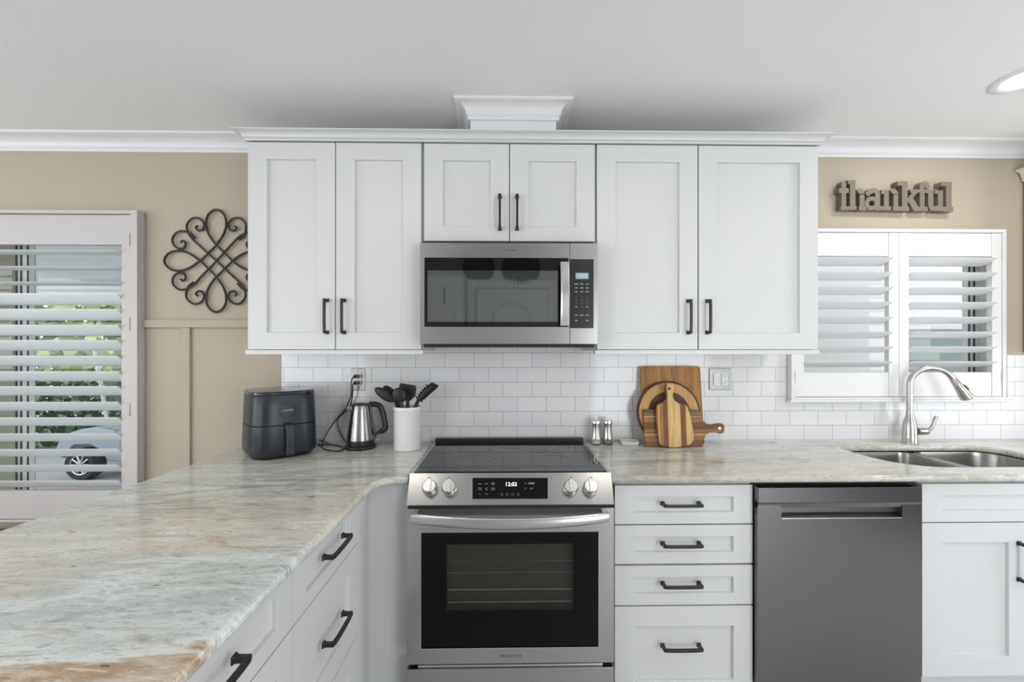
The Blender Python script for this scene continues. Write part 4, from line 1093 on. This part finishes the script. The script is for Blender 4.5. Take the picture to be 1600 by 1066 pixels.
def h_turner(w, l, sk=0):
    def f(b):
        o = [(-.010, 0), (-w*.42, l*.30), (-w*.5, l*.8), (-w*.42, l*.98), (w*.40, l+sk), (w*.5, l*.85+sk), (w*.42, l*.28), (.010, 0)]
        b.prism(o, lambda u, v: (u, -.004, v), lambda u, v: (u, .004, v))
    return f
def h_pasta(w, l):
    def f(b):
        b.ell((0, 0, l*.5), w/2, .010, l/2, 16, 10)
        for k in range(6):
            for sg in (-1, 1): b.tube([(sg*w*.38, 0, l*(.15+.14*k)), (sg*w*.62, -.016, l*(.15+.14*k)+.003)], [.0045, .0025], 6)
    return f
def tipat(px, py, y): return (X(px, y), y, Z(py, px, y))
utensil('slotted_spoon', 'black round slotted spoon, foremost in the crock', 'utensil', .012, -.036, tipat(627, 631, -.211), 0, 0, h_spoon(.066, .076), .10)
utensil('spoonula', 'black broad spoon leaning farthest left out of the crock', 'utensil', .042, -.007, tipat(617.5, 628, -.173), 0, 0, h_spoon(.048, .115), .55)
utensil('ladle', 'black ladle at the back left of the crock', 'utensil', .030, .018, tipat(621, 626, -.145), 0, 0, h_spoon(.050, .095), .42)
utensil('turner', 'black broad turner standing upright in the middle of the crock', 'utensil', -.002, .005, tipat(637, 627, -.160), 0, 0, h_turner(.085, .090, -.012), .0)
utensil('pasta_server', 'black toothed pasta server leaning right out of the crock', 'utensil', -.036, -.021, tipat(652, 628, -.187), 0, 0, h_pasta(.034, .105), -.32)
utensil('spatula', 'black flat spatula leaning right behind the pasta server', 'utensil', -.038, .034, tipat(653, 626, -.129), 0, 0, h_turner(.042, .115, .012), -.45)

# ------------------------------------------------------------------ salt, pepper, dish
def shaker_pot(label, px, y, fm, name):
    x = X(px, y); t = thing(name, label, 'shaker', (x, y, CT), 0, 'salt and pepper shakers')
    done('glass_base', B().lathe([(.0255, 0), (.0270, .004), (.0262, .028), (.0235, .036), (.0225, .034), (.0245, .026), (.0245, .005), (.001, .004)], (x, y, CT), 28), M_SHAKE, t, smooth=True)
    done('contents', B().lathe([(.0238, .0055), (.0240, .024), (.001, .0245)], (x, y, CT), 28), fm, t, smooth=True)
    done('steel_sleeve', B().lathe([(.0265, .028), (.0230, .040), (.0215, .065), (.0205, .085), (.0215, .100), (.0225, .108)], (x, y, CT), 28, cap=False), M_NICKEL, t, smooth=True)
    done('cap', B().lathe([(.0230, .1085), (.0232, .118), (.020, .125), (.001, .127)], (x, y, CT), 28), M_CHROME, t, smooth=True)
shaker_pot('steel salt shaker with white salt in its base, left of the pair', 931, -.075, M_SALT, 'salt_shaker')
shaker_pot('steel pepper shaker with brown pepper in its base, right of the salt', 949.5, -.070, M_PEPPER, 'pepper_shaker')
dx_, dy_ = X(983, -.07), -.075
t = thing('soap_dish', 'small white ridged dish between the pepper shaker and the cutting boards', 'dish', (dx_, dy_, CT), math.radians(-8))
done('tray', B().loft([[(sx*a, sy*b_, z) for sx, sy in ((-1, -1), (1, -1), (1, 1), (-1, 1))] for a, b_, z in ((.036, .026, 0), (.040, .030, .006), (.046, .036, .019), (.040, .030, .0185), (.034, .024, .012))]), M_CER, t, bevel=.002, **L_)
b = B()
for k in range(7): b.box(-.030+k*.0095, -.0255+k*.0095, -.024, .024, .012, .0165)
done('ridges', b, M_CER, t, **L_)

# ------------------------------------------------------------------ cutting boards
yw = -.0085
def board(name, label, loc, lean, roll, outline, th, m, hole=None, extra=None):
    """outline in x,z of a board standing at loc, leaning back by lean (radians)"""
    o = thing(name, label, 'cutting board', loc)
    o.rotation_euler = (-lean, roll, 0)
    b = B(); n = len(outline)
    b.prism(outline, lambda u, v: (u, 0, v), lambda u, v: (u, -th, v))
    ob = done('board', b, m, o, bevel=.003, world=False)
    if hole:
        done('hanging_hole', B().lathe([(.0065, -th-.0005), (.0065, -th+.002)], (hole[0], 0, hole[1]), 20, 'Y'), M_CHROME if hole[2] else M_GAP, o, world=False)
    if extra: extra(o)
    return o
bam = (.44, .235, .085)
sw = [(-.17, bam)]+[(-.17+.34*(i+1)/12, tuple(c*(.86+.26*((i*7) % 5)/4) for c in bam)) for i in range(12)]
M_BAM = wood('bamboo', sw, 'X', 1, .9)
def rr(x0, x1, z0, z1, r, n=5): return rrect(x0, x1, z0, z1, (r, r, r, r), n)
D_ = 2.19
bw = (1099-1003.5)/660*2.17
board('bamboo_board', 'large upright rectangular bamboo cutting board leaning on the tiles, rearmost', (X(1051.5, -.075), -.075, CT+.0005), .125, 0, rr(-bw/2, bw/2, 0, .402, .016), .018, M_BAM)
# round board with dark rim and pale ring
M_R1 = wood('dark_walnut', [(-.2, (.10, .045, .03)), (.2, (.1, .045, .03))], 'X', 1, .6)
M_R2 = wood('pale_acacia', [(-.2, (.62, .38, .16)), (.2, (.62, .38, .16))], 'X', 1, .6)
Rr = .163
def circ(r, n=48): return [(r*math.cos(2*PI*i/n), r+ (Rr-r)+r*math.sin(2*PI*i/n)) for i in range(n)]
def rextra(o):
    b = B(); b.prism(circ(.153), lambda u, v: (u, -.0182, v), lambda u, v: (u, -.0195, v)); done('pale_ring', b, M_R2, o, world=False)
    b = B(); b.prism(circ(.108), lambda u, v: (u, -.0197, v), lambda u, v: (u, -.0208, v)); done('dark_centre', b, M_R1, o, world=False)
board('round_board', 'round dark-rimmed cutting board with a pale ring, before the bamboo board', (X(1045.5, -.100), -.1005, CT+.0005), .125, 0, circ(Rr), .018, M_R1, extra=rextra)
# horizontal paddle board
yp_ = -.128
kx0 = X(1052, yp_)
s_ = 2.11/660
def pxp(pts, cx_, cy_): return [((a-cx_)*s_, (cy_-b_)*s_) for a, b_ in pts]
oh = pxp([(1005.5, 695), (1005.5, 638.5), (1007, 637), (1093, 638), (1096, 642), (1099.5, 655), (1104, 659.5), (1111, 661), (1119, 660), (1125, 659), (1130, 659.5), (1133, 663), (1133, 670), (1131, 674.5), (1126, 675.5), (1117, 673.5), (1108, 674), (1102, 678.5), (1100, 684), (1099.5, 690), (1096, 695)], 1052, 695)
hst = [(0, (.24, .12, .055)), (.03, (.34, .18, .075)), (.055, (.6, .42, .2)), (.063, (.31, .16, .07)), (.085, (.20, .095, .045)), (.12, (.36, .19, .08)), (.145, (.62, .45, .24)), (.150, (.25, .16, .09)), (.17, (.17, .13, .09)), (.2, (.17, .13, .09))]
M_PAD = wood('mixed_acacia', hst, 'Z', 1, 1)
board('paddle_board', 'acacia paddle cutting board lying lengthwise, its handle to the right', (kx0, yp_, CT+.0005), .13, 0, oh, .016, M_PAD, hole=((1125-1052)*s_, (695-667)*s_, True))
# upright small paddle
yq = -.155; s2 = 2.085/660
ov = [((a-1056)*s2, (696.5-b_)*s2) for a, b_ in [(1030, 692), (1026.5, 672), (1025, 650), (1026, 632), (1029, 629.5), (1036, 626), (1041, 622), (1042.5, 616), (1041, 610), (1039, 604), (1040, 599), (1044, 596), (1049, 595.5), (1053, 598), (1055, 603), (1053.5, 610), (1052.5, 617), (1055, 623), (1062, 627.5), (1072, 629), (1076, 634), (1080, 650), (1083.5, 672), (1083.5, 684), (1078, 691), (1068, 695), (1050, 696.5), (1035, 695)]]
pale = (.70, .50, .22); dk = (.22, .090, .032); md_ = (.38, .20, .075)
vs = [(-.12, md_), (-.088, pale), (-.083, md_), (-.066, dk), (-.041, pale), (.022, dk), (.049, pale), (.2, pale)]
M_UPR = wood('striped_acacia', vs, 'X', 1, .8)
board('small_paddle_board', 'small upright paddle board in dark and pale wood stripes, frontmost', (X(1056, yq), yq, CT+.0005), .13, math.radians(1.0), ov, .014, M_UPR, hole=((1047-1056)*s2, (696.5-604.5)*s2, False))

# ------------------------------------------------------------------ bench under the left window
t = thing('bench', 'brown wooden bench under the left window', 'bench', (-2.75, -.3, 0))
M_BEN = mat('brown_wood', (.14, .085, .05), .45, var=.3, bscale=14, stretch=(1, 9, 9))
done('seat', B().box(-3.4, -2.2, -.52, -.07, .465, .50), M_BEN, t, bevel=.004)
for x in (-3.36, -2.28):
    for y in (-.49, -.14): done('leg', B().box(x, x+.05, y, y+.05, 0, .4645), M_BEN, t, bevel=.003)

# ------------------------------------------------------------------ outside
M_CONC = mat('pale_concrete', (.62, .60, .62), .9, var=.08, bscale=3)
M_PORCH = mat('porch_paint', (.70, .74, .74), .7); M_OLIVE = mat('olive_beige_stucco', (.40, .38, .30), .9, bump=.3, bscale=60)
M_GRASS = mat('lawn', (.16, .26, .07), .9, var=.4, bscale=4)
struct('trim_3', B().box(-30, 20, T+.001, 30, -.42, -.30), M_CONC, label='pale concrete driveway outside')
struct('wall_porch', B().box(-4.40, -4.22, T+.002, 1.62, -.30, 2.60), M_OLIVE, label='olive beige porch wall outside the left window')
b = B().box(-9.5, .9, T+.002, 5.6, 2.60, 2.70); struct('ceiling_porch', b, M_PORCH, label='pale porch ceiling outside the left window')
struct('trim_4', B().box(-9.5, .9, 5.3, 5.5, 2.25, 2.599), M_PORCH, label='pale porch beam outside the left window')
struct('wall_lanai', B().box(.9, 5.2, 1.35, 1.45, -.30, 2.9), mat('lanai_white', (.86, .86, .85), .7), label='white wall outside the sink window')
t = struct('window_3', B().box(3.40, 4.5, 1.31, 1.349, .75, 1.62), M_ALU, label='glazed opening in the white wall outside the sink window')
done('pane', B().box(3.44, 4.46, 1.305, 1.3095, .79, 1.58), mat('grey_green_glass', (.22, .27, .255), .15), t)
# hedge made of leaves
def leaves(name, label, x0, x1, y0, y1, z0, z1, n, s, cols, cat):
    b = B(); rnd = random.Random(5)
    for _ in range(n):
        c = Vector((rnd.uniform(x0, x1), rnd.uniform(y0, y1), rnd.uniform(z0, z1)))
        d = Vector((rnd.uniform(-1, 1), rnd.uniform(-1, 1), rnd.uniform(-.6, 1))).normalized(); u = d.orthogonal().normalized(); l = s*rnd.uniform(.6, 1.3); w_ = l*.3
        b.f([b.v(c), b.v(c+d*l*.5+u*w_), b.v(c+d*l), b.v(c+d*l*.5-u*w_)])
    bmesh.ops.remove_doubles
    me = bpy.data.meshes.new(name); b.bm.to_mesh(me); b.bm.free(); o = bpy.data.objects.new(name, me); COL.objects.link(o)
    for i, c in enumerate(cols): me.materials.append(c)
    for p_ in me.polygons: p_.material_index = rnd.randrange(len(cols))
    tag(o, label, cat); return o
G1 = mat('leaf_dark', (.03, .075, .03), .5); G2 = mat('leaf_mid', (.10, .19, .07), .5); G3 = mat('leaf_pale', (.34, .42, .26), .5); G4 = mat('leaf_yellow', (.50, .60, .25), .6)
hy = 4.8
leaves('hedge', 'dark green leafy hedge behind the cart outside the left window', -12, -3.5, hy+.3, hy+.8, -.30, .90, 6000, .17, [G1, G2, G2, G3], 'hedge')
tr = thing('tree', 'pale yellow-green tree beyond the hedge outside the left window', 'tree', (-16, 12, -.3))
done('trunk', B().tube([(-16, 12, -.3), (-15.9, 12, 1.5), (-15.7, 12, 3.0)], [.22, .18, .12], 10), mat('bark', (.12, .09, .07), .9), tr)
o = leaves('foliage', None, -24, -9, 10.5, 13, .7, 4.6, 4000, .5, [G4, G3, G4, G2], None)
o.parent = tr; o.data.transform(Matrix.Translation((16, -12, .3)))

# golf cart
gy = 3.35; gz = -.30
gx = X(126, gy)
t = thing('golf_cart', 'silver-blue golf cart parked on the driveway outside the left window', 'golf cart', (gx+.9, gy+.5, gz))
M_GC = mat('silver_blue_paint', (.36, .42, .48), .3, .4, coat=.5); M_TYRE = mat('tyre_rubber', (.03, .035, .04), .8)
body = B()
prof_ = [(-.30, .30), (-.34, .42), (-.28, .58), (-.05, .66), (.20, .70), (.42, .66), (.52, .36), (1.30, .34), (1.38, .62), (2.05, .66), (2.12, .34), (2.05, .26), (1.95, .26), (1.85, .40), (1.60, .40), (1.48, .24), (.32, .24), (.24, .38), (.10, .46), (-.10, .46), (-.22, .36), (-.25, .28)]
body.prism(prof_, lambda u, v: (gx+u, gy+.02, gz+v), lambda u, v: (gx+u, gy+1.15, gz+v))
done('body', body, M_GC, t, bevel=.02)
for wx, wy in ((0, 0), (0, 1.02), (1.72, 0), (1.72, 1.02)):
    b = B(); r_ = .208
    b.lathe([(.13, -.02), (.19, -.02), (r_, .01), (r_, .13), (.19, .16), (.13, .16)], (gx+wx, gy+wy, gz+r_), 32, 'Y', cap=False); wl_ = done('wheel', b, M_TYRE, t, smooth=True, label='black tyre')
    b = B(); b.lathe([(.132, -.015), (.120, -.010), (.118, .05), (.132, .05)], (gx+wx, gy+wy, gz+r_), 32, 'Y', cap=False)
    for k in range(10):
        a = 2*PI*k/10; b.tube([(gx+wx, gy+wy-.005, gz+r_), (gx+wx+.122*math.cos(a), gy+wy-.008, gz+r_+.122*math.sin(a))], .011, 6)
    b.lathe([(.03, -.02), (.035, .02)], (gx+wx, gy+wy, gz+r_), 16, 'Y'); done('rim', b, M_CHROME, wl_, smooth=True, label='silver spoked rim')
    done('hub_back', B().lathe([(.118, .052), (.118, .06)], (gx+wx, gy+wy, gz+r_), 24, 'Y'), M_TYRE, wl_)
done('seat', B().box(gx+1.25, gx+1.80, gy+.10, gy+1.05, gz+.68, gz+.82), mat('beige_vinyl', (.60, .54, .46), .6), t, bevel=.03)
done('seat_back', B().box(gx+1.72, gx+1.84, gy+.10, gy+1.05, gz+.83, gz+1.2), MATS['beige_vinyl'], t, bevel=.03)
done('roof', B().box(gx-.05, gx+2.0, gy+.0, gy+1.15, gz+1.74, gz+1.79), M_TRIM, t, bevel=.02)
for a, c in (((.30, .70), (.12, 1.74)), ((1.95, .66), (1.95, 1.74))):
    for yy in (.06, 1.08): done('post', B().tube([(gx+a[0], gy+yy, gz+a[1]), (gx+c[0], gy+yy, gz+c[1])], .022, 8), M_TRIM, t)
done('windscreen', B().loft([[(gx+.30, gy+.10, gz+.72), (gx+.31, gy+.10, gz+.72), (gx+.31, gy+1.05, gz+.72), (gx+.30, gy+1.05, gz+.72)], [(gx+.125, gy+.10, gz+1.72), (gx+.135, gy+.10, gz+1.72), (gx+.135, gy+1.05, gz+1.72), (gx+.125, gy+1.05, gz+1.72)]]), M_PANE, t)
done('steering_wheel', B().tube([(gx+.62+.10*math.cos(2*PI*k/24), gy+.35+.17*math.sin(2*PI*k/24), gz+.95+.12*math.cos(2*PI*k/24)) for k in range(25)], .014, 8, False), M_BLKP, t, smooth=True)
done('steering_column', B().tube([(gx+.42, gy+.35, gz+.60), (gx+.62, gy+.35, gz+.95)], .02, 8), M_BLKP, t, smooth=True)
